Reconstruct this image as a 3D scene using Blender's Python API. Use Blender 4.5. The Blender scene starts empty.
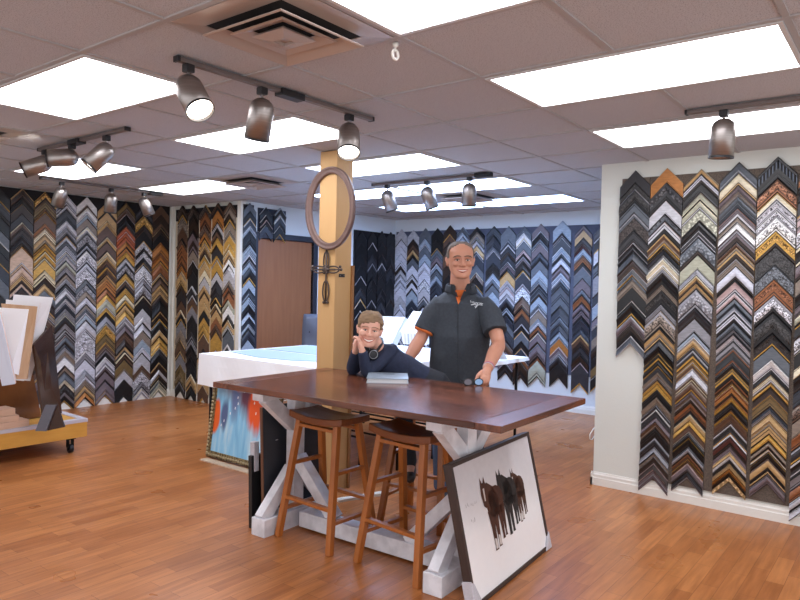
import bpy, bmesh, math, random, re
from mathutils import Vector, Matrix
random.seed(7)
SC = bpy.context.scene
COLL = SC.collection
PI = math.pi
def R(a): return math.radians(a)

# ------------------------------------------------------------------ camera
CAM = Vector((0, 0, 1.49)); YAW, PITCH, ROLL, FPX = R(37.53), R(-1.191), R(1.2914), 677.1
F_ = Vector((math.cos(YAW)*math.cos(PITCH), math.sin(YAW)*math.cos(PITCH), math.sin(PITCH)))
R0 = Vector((math.sin(YAW), -math.cos(YAW), 0)); U0 = R0.cross(F_)
R_ = R0*math.cos(ROLL)+U0*math.sin(ROLL); U_ = -R0*math.sin(ROLL)+U0*math.cos(ROLL)
cd = bpy.data.cameras.new('camera'); cam = bpy.data.objects.new('camera', cd); COLL.objects.link(cam)
cd.sensor_width = 36; cd.lens = FPX/800*36; cd.clip_start = .05
cam.matrix_world = Matrix(((R_.x, U_.x, -F_.x, CAM.x), (R_.y, U_.y, -F_.y, CAM.y), (R_.z, U_.z, -F_.z, CAM.z), (0, 0, 0, 1)))
SC.camera = cam
def proj(p):
    d = Vector(p)-CAM; k = d.dot(F_)
    return 400+FPX*d.dot(R_)/k, 300-FPX*d.dot(U_)/k
def at(px, py, D):
    """point of the room seen at that spot of the photo, D metres ahead of the camera"""
    return CAM+(F_+R_*((px-400)/FPX)-U_*((py-300)/FPX))*D

# ------------------------------------------------------------------ materials
def lin(h):
    h = h.lstrip('#'); c = [int(h[i:i+2], 16)/255 for i in (0, 2, 4)]
    return tuple(x/12.92 if x <= .04045 else ((x+.055)/1.055)**2.4 for x in c)+(1,)
def mat(name, hexc, rough=.5, metal=0, spec=.5, noise=None, bump=None, emit=None, trans=0, alpha=1, sheen=0):
    """noise=(hex2, scale, stretch xyz, contrast) mixes a second colour; bump=(scale, strength, stretch)"""
    m = bpy.data.materials.new(name); m.use_nodes = True
    nt = m.node_tree; b = nt.nodes['Principled BSDF']
    b.inputs['Base Color'].default_value = lin(hexc); b.inputs['Roughness'].default_value = rough
    b.inputs['Metallic'].default_value = metal; b.inputs['Specular IOR Level'].default_value = spec
    if trans: b.inputs['Transmission Weight'].default_value = trans
    if alpha < 1: b.inputs['Alpha'].default_value = alpha
    if sheen: b.inputs['Sheen Weight'].default_value = sheen
    if emit:
        b.inputs['Emission Color'].default_value = lin(emit[0]); b.inputs['Emission Strength'].default_value = emit[1]
    def coord(stretch):
        tc = nt.nodes.new('ShaderNodeTexCoord'); mp = nt.nodes.new('ShaderNodeMapping')
        nt.links.new(tc.outputs['Object'], mp.inputs['Vector']); mp.inputs['Scale'].default_value = stretch
        return mp.outputs['Vector']
    if noise:
        h2, sc, st, con = noise
        n = nt.nodes.new('ShaderNodeTexNoise'); n.inputs['Scale'].default_value = sc; n.inputs['Detail'].default_value = 4
        nt.links.new(coord(st), n.inputs['Vector'])
        r = nt.nodes.new('ShaderNodeValToRGB'); r.color_ramp.elements[0].position = .5-con; r.color_ramp.elements[1].position = .5+con
        r.color_ramp.elements[0].color = lin(hexc); r.color_ramp.elements[1].color = lin(h2)
        nt.links.new(n.outputs['Fac'], r.inputs['Fac']); nt.links.new(r.outputs['Color'], b.inputs['Base Color'])
    if bump:
        sc, stg, st = bump
        n = nt.nodes.new('ShaderNodeTexNoise'); n.inputs['Scale'].default_value = sc; n.inputs['Detail'].default_value = 3
        nt.links.new(coord(st), n.inputs['Vector'])
        bp = nt.nodes.new('ShaderNodeBump'); bp.inputs['Strength'].default_value = stg; bp.inputs['Distance'].default_value = .01
        nt.links.new(n.outputs['Fac'], bp.inputs['Height']); nt.links.new(bp.outputs['Normal'], b.inputs['Normal'])
    return m

# ------------------------------------------------------------------ mesh builder
class MB:
    def __init__(s, M=None): s.v = []; s.f = []; s.m = []; s.M = M or Matrix.Identity(4)
    def add(s, verts, faces, mi=0, M=None):
        T = s.M @ M if M is not None else s.M
        o = len(s.v); s.v += [tuple(T @ Vector(p)) for p in verts]
        for f in faces: s.f.append(tuple(o+i for i in f)); s.m.append(mi)
        return s
    def box(s, a, b, mi=0, M=None):
        x0, y0, z0 = a; x1, y1, z1 = b
        return s.add([(x0,y0,z0),(x1,y0,z0),(x1,y1,z0),(x0,y1,z0),(x0,y0,z1),(x1,y0,z1),(x1,y1,z1),(x0,y1,z1)],
              [(3,2,1,0),(4,5,6,7),(0,1,5,4),(1,2,6,5),(2,3,7,6),(3,0,4,7)], mi, M)
    def bar(s, p, q, w, d, mi=0, up=(0,0,1), w2=None, d2=None):
        """straight square bar from p to q, w along side, d along the other"""
        p = Vector(p); q = Vector(q); z = (q-p).normalized(); u = Vector(up)
        if abs(z.dot(u)) > .98: u = Vector((0, 1, 0))
        x = u.cross(z).normalized(); y = z.cross(x); w2 = w2 or w; d2 = d2 or d
        vs = [p+x*w/2*a+y*d/2*b for a, b in ((-1,-1),(1,-1),(1,1),(-1,1))]+[q+x*w2/2*a+y*d2/2*b for a, b in ((-1,-1),(1,-1),(1,1),(-1,1))]
        return s.add(vs, [(3,2,1,0),(4,5,6,7),(0,1,5,4),(1,2,6,5),(2,3,7,6),(3,0,4,7)], mi)
    def tube(s, pts, r, n=10, mi=0, closed=False, cap=True, sx=1.0):
        pts = [Vector(p) for p in pts]; k = len(pts); rr = r if isinstance(r, (list, tuple)) else [r]*k
        vs = []; prev = None
        for i, p in enumerate(pts):
            if closed: t = pts[(i+1) % k]-pts[i-1]
            else: t = pts[min(i+1, k-1)]-pts[max(i-1, 0)]
            t.normalize()
            if prev is None:
                a = Vector((0,0,1)) if abs(t.z) < .9 else Vector((0,1,0)); x = a.cross(t).normalized()
            else: x = (prev-t*prev.dot(t)).normalized()
            prev = x; y = t.cross(x)
            for j in range(n): th = 2*PI*j/n; vs.append(p+(x*math.cos(th)*sx+y*math.sin(th))*rr[i])
        fs = []
        for i in range(k if closed else k-1):
            a = i*n; b = ((i+1) % k)*n
            for j in range(n): fs.append((a+j, a+(j+1) % n, b+(j+1) % n, b+j))
        if cap and not closed: fs += [tuple(range(n))[::-1], tuple((k-1)*n+j for j in range(n))]
        return s.add(vs, fs, mi)
    def lathe(s, prof, n=24, mi=0, M=None, closed=False):
        """prof list of (radius, z); optionally a closed ring profile"""
        vs = []; fs = []; k = len(prof)
        for r, z in prof:
            for j in range(n): th = 2*PI*j/n; vs.append((r*math.cos(th), r*math.sin(th), z))
        for i in range(k if closed else k-1):
            a = i*n; b = ((i+1) % k)*n
            for j in range(n): fs.append((a+j, a+(j+1) % n, b+(j+1) % n, b+j))
        if not closed:
            if prof[0][0] > 1e-6: fs.append(tuple(range(n))[::-1])
            if prof[-1][0] > 1e-6: fs.append(tuple((k-1)*n+j for j in range(n)))
        return s.add(vs, fs, mi, M)
    def prism(s, poly, d0, d1, mi=0, M=None):
        """poly of (x, z) extruded along y from d0 to d1"""
        n = len(poly); vs = [(x, d0, z) for x, z in poly]+[(x, d1, z) for x, z in poly]
        fs = [tuple(range(n)), tuple(range(2*n-1, n-1, -1))]+[(i, n+i, n+(i+1) % n, (i+1) % n) for i in range(n)]
        return s.add(vs, fs, mi, M)
    def ball(s, c, r, n=12, mi=0, M=None):
        rx, ry, rz = r if isinstance(r, (tuple, list)) else (r, r, r); vs = []; fs = []; c = Vector(c); k = max(4, n//2)
        T = M or Matrix.Identity(3)
        vs.append(c+T @ Vector((0,0,-rz)))
        for i in range(1, k):
            ph = -PI/2+PI*i/k
            for j in range(n): th = 2*PI*j/n; vs.append(c+T @ Vector((rx*math.cos(ph)*math.cos(th), ry*math.cos(ph)*math.sin(th), rz*math.sin(ph))))
        vs.append(c+T @ Vector((0,0,rz)))
        for j in range(n): fs.append((0, 1+(j+1) % n, 1+j)); fs.append((len(vs)-1, 1+(k-2)*n+j, 1+(k-2)*n+(j+1) % n))
        for i in range(k-2):
            a = 1+i*n; b = a+n
            for j in range(n): fs.append((a+j, a+(j+1) % n, b+(j+1) % n, b+j))
        return s.add(vs, fs, mi)
    def rings(s, rings, mi=0, cap=True):
        """list of equally long vertex rings, skinned in order"""
        n = len(rings[0]); vs = [p for r in rings for p in r]; fs = []
        for i in range(len(rings)-1):
            a = i*n; b = a+n
            for j in range(n): fs.append((a+j, a+(j+1) % n, b+(j+1) % n, b+j))
        if cap: fs += [tuple(range(n))[::-1], tuple((len(rings)-1)*n+j for j in range(n))]
        return s.add(vs, fs, mi)
    def mesh(s, name, mats, smooth=False, fix=True):
        me = bpy.data.meshes.new(name); me.from_pydata(s.v, [], s.f)
        for m in (mats if isinstance(mats, (list, tuple)) else [mats]): me.materials.append(m)
        me.polygons.foreach_set('material_index', s.m)
        if fix:
            bm = bmesh.new(); bm.from_mesh(me); bmesh.ops.recalc_face_normals(bm, faces=bm.faces); bm.to_mesh(me); bm.free()
        if smooth: me.polygons.foreach_set('use_smooth', [True]*len(me.polygons))
        me.update(); return me
    def build(s, name, mats, parent=None, smooth=False, bevel=0, seg=2, sub=0, angle=None):
        o = bpy.data.objects.new(name, s.mesh(name, mats, smooth)); COLL.objects.link(o)
        if parent is not None: o.parent = parent
        if bevel:
            b = o.modifiers.new('bevel', 'BEVEL'); b.width = bevel; b.segments = seg; b.limit_method = 'ANGLE'; b.angle_limit = R(40)
        if sub:
            b = o.modifiers.new('subdivision', 'SUBSURF'); b.levels = sub; b.render_levels = sub
        return o
def tag(o, label, cat, group=None):
    o['label'] = label; o['category'] = cat
    if group: o['group'] = group
    return o
def thing(name, label, cat, loc=(0,0,0), rz=0, group=None):
    o = bpy.data.objects.new(name, None); COLL.objects.link(o); o.location = loc; o.rotation_euler = (0, 0, rz); o.empty_display_size = .1
    return tag(o, label, cat, group)
def struct(o): o['kind'] = 'structure'; return o
KIDS = {}
def dup(root, loc, rz, label, group=None):
    kids = [c for c in root.children]
    r = root.copy(); COLL.objects.link(r); r.location = loc; r.rotation_euler = (0, 0, rz); r['label'] = label
    if group: r['group'] = group
    for ch in kids:
        c = ch.copy(); COLL.objects.link(c); c.parent = r
        for g in ch.children:
            d = g.copy(); COLL.objects.link(d); d.parent = c
    return r
def remeshed(name, mb, mats, parent=None, voxel=.005, smooth=4, M=None):
    """fuse overlapping closed shells into one continuous skin"""
    me = mb.mesh(name, mats, True); o = bpy.data.objects.new(name, me); COLL.objects.link(o)
    r = o.modifiers.new('fuse', 'REMESH'); r.mode = 'VOXEL'; r.voxel_size = voxel; r.use_smooth_shade = True
    if smooth:
        sm = o.modifiers.new('smooth', 'SMOOTH'); sm.factor = .5; sm.iterations = smooth
    dg = bpy.context.evaluated_depsgraph_get(); dg.update()
    new = bpy.data.meshes.new_from_object(o.evaluated_get(dg)); o.modifiers.clear(); o.data = new
    for m in (mats if isinstance(mats, (list, tuple)) else [mats]):
        if m.name not in [x.name for x in new.materials if x]: new.materials.append(m)
    new.polygons.foreach_set('use_smooth', [True]*len(new.polygons))
    if parent is not None: o.parent = parent
    return o
def ortho(y, up=(0, 0, 1)):
    """3x3 whose +Z is y-direction given"""
    z = Vector(y).normalized(); u = Vector(up)
    if abs(z.dot(u)) > .97: u = Vector((1, 0, 0))
    x = u.cross(z).normalized(); return Matrix((x, z.cross(x), z)).transposed()

# ------------------------------------------------------------------ room
H = 2.442
XR, XB, XS, YL, YD, YC = 5.035, 7.82, 5.15, 7.69, 6.33, 1.955
white = mat('white_wall_paint', 'd5d9d3', .75, bump=(60, .08, (1,1,1)))
bluewall = mat('pale_wall_paint', 'd3dbe0', .75, bump=(60, .08, (1,1,1)))
trimw = mat('trim_white', 'e2e1da', .45)
# floor: planks along x
fm = bpy.data.materials.new('laminate_floor'); fm.use_nodes = True; nt = fm.node_tree; b = nt.nodes['Principled BSDF']
tc = nt.nodes.new('ShaderNodeTexCoord'); br = nt.nodes.new('ShaderNodeTexBrick')
br.inputs['Color1'].default_value = lin('bf7c47'); br.inputs['Color2'].default_value = lin('a36233'); br.inputs['Mortar'].default_value = lin('84502c')
br.inputs['Scale'].default_value = 1; br.inputs['Mortar Size'].default_value = .0012; br.inputs['Brick Width'].default_value = .41; br.inputs['Row Height'].default_value = .085
br.inputs['Bias'].default_value = -.15; br.offset = .37
nt.links.new(tc.outputs['Object'], br.inputs['Vector'])
mp = nt.nodes.new('ShaderNodeMapping'); mp.inputs['Scale'].default_value = (1.6, 16, 1); nt.links.new(tc.outputs['Object'], mp.inputs['Vector'])
n1 = nt.nodes.new('ShaderNodeTexNoise'); n1.inputs['Scale'].default_value = 2.2; n1.inputs['Detail'].default_value = 6; nt.links.new(mp.outputs['Vector'], n1.inputs['Vector'])
n2 = nt.nodes.new('ShaderNodeTexNoise'); n2.inputs['Scale'].default_value = 2.5; n2.inputs['Detail'].default_value = 3; nt.links.new(tc.outputs['Object'], n2.inputs['Vector'])
rr = nt.nodes.new('ShaderNodeValToRGB'); rr.color_ramp.elements[0].position = .3; rr.color_ramp.elements[1].position = .72
rr.color_ramp.elements[0].color = (.62, .56, .5, 1); rr.color_ramp.elements[1].color = (1.08, 1.08, 1.08, 1); nt.links.new(n1.outputs['Fac'], rr.inputs['Fac'])
mx = nt.nodes.new('ShaderNodeMix'); mx.data_type = 'RGBA'; mx.blend_type = 'MULTIPLY'; mx.inputs[0].default_value = .8
nt.links.new(br.outputs['Color'], mx.inputs[6]); nt.links.new(rr.outputs['Color'], mx.inputs[7]); nt.links.new(mx.outputs[2], b.inputs['Base Color'])
b.inputs['Roughness'].default_value = .3; b.inputs['Specular IOR Level'].default_value = .5
r2 = nt.nodes.new('ShaderNodeMapRange'); r2.inputs['To Min'].default_value = .2; r2.inputs['To Max'].default_value = .42; nt.links.new(n2.outputs['Fac'], r2.inputs['Value']); nt.links.new(r2.outputs['Result'], b.inputs['Roughness'])
struct(MB().box((-2.5, -2.6, -.1), (XB+.12, YL+.12, 0)).build('floor', fm))
# ceiling of speckled lay-in tiles
cm = bpy.data.materials.new('acoustic_tile'); cm.use_nodes = True; nt = cm.node_tree; b = nt.nodes['Principled BSDF']; b.inputs['Roughness'].default_value = .9; b.inputs['Specular IOR Level'].default_value = .15
tc = nt.nodes.new('ShaderNodeTexCoord'); vo = nt.nodes.new('ShaderNodeTexNoise'); vo.inputs['Scale'].default_value = 210; vo.inputs['Detail'].default_value = 2; nt.links.new(tc.outputs['Object'], vo.inputs['Vector'])
cr = nt.nodes.new('ShaderNodeValToRGB'); cr.color_ramp.elements[0].position = .34; cr.color_ramp.elements[1].position = .46
cr.color_ramp.elements[0].color = lin('94949a'); cr.color_ramp.elements[1].color = lin('bfc1c6'); nt.links.new(vo.outputs['Fac'], cr.inputs['Fac']); nt.links.new(cr.outputs['Color'], b.inputs['Base Color'])
bp = nt.nodes.new('ShaderNodeBump'); bp.inputs['Strength'].default_value = .3; bp.inputs['Distance'].default_value = .004; nt.links.new(vo.outputs['Fac'], bp.inputs['Height']); nt.links.new(bp.outputs['Normal'], b.inputs['Normal'])
struct(MB().box((-2.5, -2.6, H+.006), (XB+.12, YL+.12, H+.1)).build('ceiling', cm))
S_ = .6096; X0, Y0 = 2.055, 1.614         # ceiling grid: x = X0 + j*S, y = Y0 + i*S
gridm = mat('ceiling_grid_metal', 'a9a7a8', .5)
mb = MB()
for j in range(-7, 10):
    x = X0+j*S_
    if -2.4 < x < XB: mb.box((x-.012, -2.5, H-.001), (x+.012, YL, H+.012))
for i in range(-6, 10):
    y = Y0+i*S_
    if -2.5 < y < YL: mb.box((-2.4, y-.012, H), (XB, y+.012, H+.012))
struct(mb.build('trim_1', gridm))
# walls
struct(MB().box((-2.5, YL, 0), (XS+.1, YL+.1, H+.006)).build('wall_left', white))
struct(MB().box((XS, YD, 0), (XS+.1, YL, H+.006)).build('wall_step', white))
struct(MB().box((XB, YC-.2, 0), (XB+.1, YD+.1, H+.006)).build('wall_back', bluewall))
struct(MB().box((XR, -2.6, 0), (XB+.1, YC, H+.006)).build('wall_right', white))
DX0, DX1, DZ = 5.405, 6.345, 2.03
mb = MB(); mb.box((XS+.1, YD, 0), (DX0, YD+.1, H+.006)); mb.box((DX1, YD, 0), (XB+.1, YD+.1, H+.006)); mb.box((6.86, 6.12, 0), (XB, YD, H+.006)); mb.box((DX0, YD, DZ), (DX1, YD+.1, H+.006))
struct(mb.build('wall_door', bluewall))
# base boards
def base(name, a, bb, out, hh=.1):
    """run of moulded base board between two floor points, out = inward normal"""
    a = Vector(a+(0,)); bb = Vector(bb+(0,)); o = Vector(out+(0,)); prof = [(0,0),(.016,0),(.016,.055),(.012,.062),(.012,.08),(.006,.09),(.004,hh),(0,hh)]
    mb = MB(); mb.rings([[p+o*d+Vector((0,0,z)) for d, z in prof] for p in (a, bb)]); struct(mb.build(name, trimw))
base('baseboard_right', (XR, YC+.016), (XR, -2.6), (-1, 0)); base('baseboard_return', (XR-.016, YC), (XB, YC), (0, 1))
base('baseboard_back', (XB, YC), (XB, 6.12), (-1, 0)); base('baseboard_left', (-2.5, YL), (XS, YL), (0, -1), .07)
base('baseboard_step', (XS, YL), (XS, YD-.016), (-1, 0), .07); base('baseboard_door', (DX1+.07, YD), (6.86, YD), (0, -1))
# corner beads
struct(MB().box((XS-.02, YL-.05, .07), (XS, YL, H)).box((XS-.012, YD-.012, .07), (XS+.06, YD+.05, H)).build('trim_2', trimw))
# inner door
dfr = mat('navy_door_frame', '262b38', .45)
dwd = mat('door_veneer', '9a6846', .45, noise=('8a5a3a', 3, (9, 1, .7), .3))
mb = MB(); mb.box((DX0-.07, YD-.02, 0), (DX0, YD+.1, DZ+.07)); mb.box((DX1, YD-.02, 0), (DX1+.075, YD+.1, DZ+.07)); mb.box((DX0, YD-.02, DZ), (DX1, YD+.1, DZ+.07))
d1 = struct(mb.build('door_1', dfr, bevel=.004)); d1['label'] = 'brown flush door in a dark frame behind the covered worktables'
MB().box((DX0+.004, YD+.02, .01), (DX1-.004, YD+.06, DZ-.004)).build('door_leaf', dwd, d1)
blkm = mat('black_metal', '17171a', .4, .6)
mb = MB(); mb.tube([(DX1-.07, YD+.02, .97), (DX1-.07, YD-.04, .97), (DX1-.17, YD-.045, .97)], .011, 8); mb.lathe([(.028, 0), (.028, .012)], 16, M=Matrix.Translation((DX1-.07, YD+.02, .97)) @ Matrix.Rotation(PI/2, 4, 'X'))
mb.build('door_handle', blkm, d1, True)
# ------------------------------------------------------------------ fluorescent panels, vents
frm = mat('light_frame_white', 'cfcfcf', .4)
def lamp(i0, j0, nx, ny, colr, strength, label):
    """lens of nx by ny tiles flush in the grid"""
    x0, y0 = X0+j0*S_, Y0+i0*S_; x1, y1 = x0+nx*S_, y0+ny*S_
    t = thing('ceiling_light', label, 'light', ((x0+x1)/2, (y0+y1)/2, H), 0, 'recessed fluorescent panels')
    w, d = (x1-x0)/2-.014, (y1-y0)/2-.014
    mb = MB()
    for a, c in (((-w, -d), (w, -d+.018)), ((-w, d-.018), (w, d)), ((-w, -d+.018), (-w+.018, d-.018)), ((w-.018, -d+.018), (w, d-.018))): mb.box((a[0], a[1], -.006), (c[0], c[1], .004))
    mb.build('frame', frm, t)
    m = mat('light_lens', 'ffffff', .5, emit=(colr, strength)); MB().box((-w+.018, -d+.018, -.003), (w-.018, d-.018, .003)).build('diffuser', m, t)
LS = 6.0
for i0, j0, nx, ny, c, k, l in (
    (-2, -1, 1, 2, 'f7f8ff', LS, 'fluorescent ceiling panel cut off by the top edge of the photo'),
    (-2, 1, 1, 2, 'f7f8ff', LS, 'long bright ceiling panel upper right, nearest the camera on that side'),
    (-2, 3, 1, 2, 'f7f8ff', LS, 'ceiling panel directly above the right sample wall, beside the single spotlight'),
    (2, -1, 1, 2, 'f7f8ff', LS, 'large ceiling panel at the left edge above the small track of three lights'),
    (2, 1, 1, 2, 'f7f8ff', LS, 'ceiling panel behind the middle spotlight of the front track'),
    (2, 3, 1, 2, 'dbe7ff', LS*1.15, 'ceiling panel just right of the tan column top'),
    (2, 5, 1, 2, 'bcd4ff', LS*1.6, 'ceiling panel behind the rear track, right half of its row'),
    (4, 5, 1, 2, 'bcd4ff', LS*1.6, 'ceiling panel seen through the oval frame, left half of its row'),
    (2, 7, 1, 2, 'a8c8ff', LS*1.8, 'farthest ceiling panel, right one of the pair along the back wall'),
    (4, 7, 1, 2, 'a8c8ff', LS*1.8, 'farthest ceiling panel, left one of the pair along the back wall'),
    (6, 1, 1, 2, 'f7f8ff', LS, 'ceiling panel behind the spotlights of the short left track'),
    (6, 3, 1, 2, 'f7f8ff', LS, 'ceiling panel above the inside corner of the brown sample walls'),
    (6, -1, 1, 2, 'f7f8ff', LS, 'ceiling panel beyond the left edge of the photo')):
    if i0 == 6 and j0 == -1: continue
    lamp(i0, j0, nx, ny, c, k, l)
ventm = mat('vent_beige_metal', 'b5a79e', .35, .3); ventd = mat('vent_dark', '1d1a1a', .8)
def vent(i0, j0, label):
    x, y = X0+(j0+.5)*S_, Y0+(i0+.5)*S_
    t = thing('ceiling_vent', label, 'vent', (x, y, H), 0, 'square ceiling vents')
    h = S_/2-.014
    MB().box((-h+.05, -h+.05, -.0055), (h-.05, h-.05, .004)).build('throat', ventd, t)
    def cone(name, r0, z0, r1, z1, fl):
        mb = MB()
        def sq(r, z): return [(-r, -r, z), (r, -r, z), (r, r, z), (-r, r, z)]
        rg = [sq(r0+fl, z0), sq(r0, z0-.003), sq(r1, z1), sq(r1-.004, z1+.002), sq(r0-.006, z0+.001), sq(r0+fl, z0+.003)]
        mb.rings(rg+[rg[0]], cap=False); mb.build(name, ventm, t)
    cone('outer_frame', h-.035, -.003, h-.085, -.03+.02, .035)
    for k, r in enumerate((.205, .135)): cone('louver', r, -.045+.012*k, r-.05, -.018, .006)
    mb = MB(); mb.rings([[(-r, -r, z), (r, -r, z), (r, r, z), (-r, r, z)] for r, z in ((.085, -.038), (.03, -.05), (.03, -.02), (.08, -.03))]); mb.build('center_cone', ventm, t)
vent(0, -1, 'large square ceiling vent beside the front spotlight track')
vent(5, -1, 'square ceiling vent cut off by the left edge of the photo')
vent(5, 3, 'faint ceiling vent above the brown sample wall, between two panels')
vent(3, 6, 'ceiling vent between the two farthest rows of panels')
mb = MB(Matrix.Translation((X0+.045, Y0+.05, H))); mb.lathe([(.012, 0), (.012, -.012), (.004, -.014), (.004, -.03)], 12); mb.tube([(.0+.018*math.cos(a), 0, -.045+.018*math.sin(a)) for a in [2*PI*k/16 for k in range(16)]], .006, 6, closed=True)
tag(mb.build('ceiling_hook', trimw, None, True), 'small white hook on the ceiling beside the square vent corner', 'hook')
# ------------------------------------------------------------------ track lights
steel = mat('brushed_steel', 'aaa39f', .38, .9, noise=('8d8682', 8, (1, 1, 14), .4))
blk = mat('black_plastic', '15151a', .45); trk = mat('track_bronze', '756b68', .4, .5)
lensm = mat('lit_reflector', 'ffffff', .3, emit=('fff4e4', 14)); dimm = mat('dark_reflector', '2a2a2e', .3, .5)
def track(name_lab, p, q, box_at, tracks_label=None):
    p = Vector((p[0], p[1], H-.001)); q = Vector((q[0], q[1], H-.001)); d = (q-p).normalized(); n = Vector((-d.y, d.x, 0))
    t = thing('light_track', name_lab, 'track light rail', p)
    q = q-p; mb = MB(); mb.bar((0,0,-.011), q+Vector((0,0,-.011)), .034, .02); mb.build('rail', trk, t, bevel=.003)
    c = d*box_at; MB().bar(c-d*.075+Vector((0,0,-.017)), c+d*.075+Vector((0,0,-.017)), .062, .034).build('feed_box', blk, t, bevel=.004)
    for e in (Vector((0,0,-.011)), q+Vector((0,0,-.011))): MB().bar(e-d*.006, e+d*.006, .038, .024).build('end_cap', blk, t)
def spot(p, dirc, label, lit, L=.20, r=.06, drop=.085, group='spotlights on the ceiling tracks'):
    """dirc = (right, up, towards camera)"""
    fh = Vector((F_.x, F_.y, 0)).normalized(); rr = Vector((R0.x, R0.y, 0))
    d = (rr*dirc[0]+Vector((0, 0, dirc[1]))-fh*dirc[2]).normalized()
    t = thing('spotlight', label, 'spotlight', (p[0], p[1], H-.022), 0, group)
    MB().box((-.02, -.02, -.035), (.02, .02, 0)).build('adapter', blk, t, bevel=.004)
    piv = Vector((0, 0, -.035-drop*.55)); MB().tube([(0, 0, -.03), piv], .006, 8).build('stem', steel, t)
    c = piv+Vector((0, 0, -.012))-d*.0
    M = Matrix.Translation(c-d*.045) @ ortho(d).to_4x4()
    prof = [(.001, 0), (r*.45, .006), (r*.8, .022), (r*.97, .045), (r, .07), (r, L), (r*.95, L), (r*.93, L-.02), (r*.2, L-.05), (.001, L-.05)]
    MB(M).lathe(prof, 28).build('lamp_housing', steel, t, True)
    MB(M).lathe([(r*1.015, L-.008), (r*1.015, L+.002), (r*.95, L+.002), (r*.95, L-.008)], 28, closed=True).build('rim', blk, t)
    MB(M).lathe([(.001, L-.03), (r*.55, L-.028), (r*.9, L-.012)], 24).build('bulb', lensm if lit else dimm, t, True)
track('long front ceiling rail with three spotlights, beside the square vent', (1.70, 2.525), (2.95, 2.50), .637)
spot((1.755, 2.522), (.5, -.8, .45), 'left lit spotlight of the front rail, tilted toward the right', True)
spot((2.16, 2.515), (-.2, -.95, -.25), 'middle spotlight of the front rail, pointing away', False)
spot((2.768, 2.505), (.05, -.8, .5), 'right lit spotlight of the front rail, in front of the column top', True)
track('short left ceiling rail with three sideways spotlights', (2.34, 5.17), (2.315, 3.95), .56)
spot((2.338, 5.085), (-.85, -.42, .35), 'leftmost spotlight of the short left rail', True)
spot((2.33, 4.676), (-.95, -.12, .32), 'middle spotlight of the short left rail, lying almost level', True)
spot((2.32, 4.207), (-.6, -.75, .3), 'rightmost spotlight of the short left rail', True)
track('ceiling rail close to the brown sample wall at the left', (3.0, 6.61), (4.26, 6.58), 1.19)
spot((3.196, 6.605), (-.38, -.9, -.2), 'left spotlight of the rail by the brown sample wall', False)
spot((3.695, 6.595), (-.12, -.95, -.15), 'middle spotlight of the rail by the brown sample wall', False)
spot((4.06, 6.587), (.35, -.9, -.15), 'right spotlight of the rail by the brown sample wall', False)
track('rear ceiling rail with three spotlights above the man', (4.885, 4.1), (4.87, 2.83), 1.2)
spot((4.885, 3.93), (.32, -.9, -.1), 'left spotlight of the rear rail above the boy', False)
spot((4.88, 3.478), (.35, -.9, -.15), 'middle spotlight of the rear rail above the man', False)
spot((4.875, 3.035), (0, -.97, -.1), 'right spotlight of the rear rail, under its feed box', False)
track('ceiling rail with one spotlight in front of the right sample wall', (3.73, 1.0), (3.74, -.5), 1.1)
spot((3.735, .82), (-.02, -1, -.08), 'single spotlight in front of the right sample wall', False, drop=.07)
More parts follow.
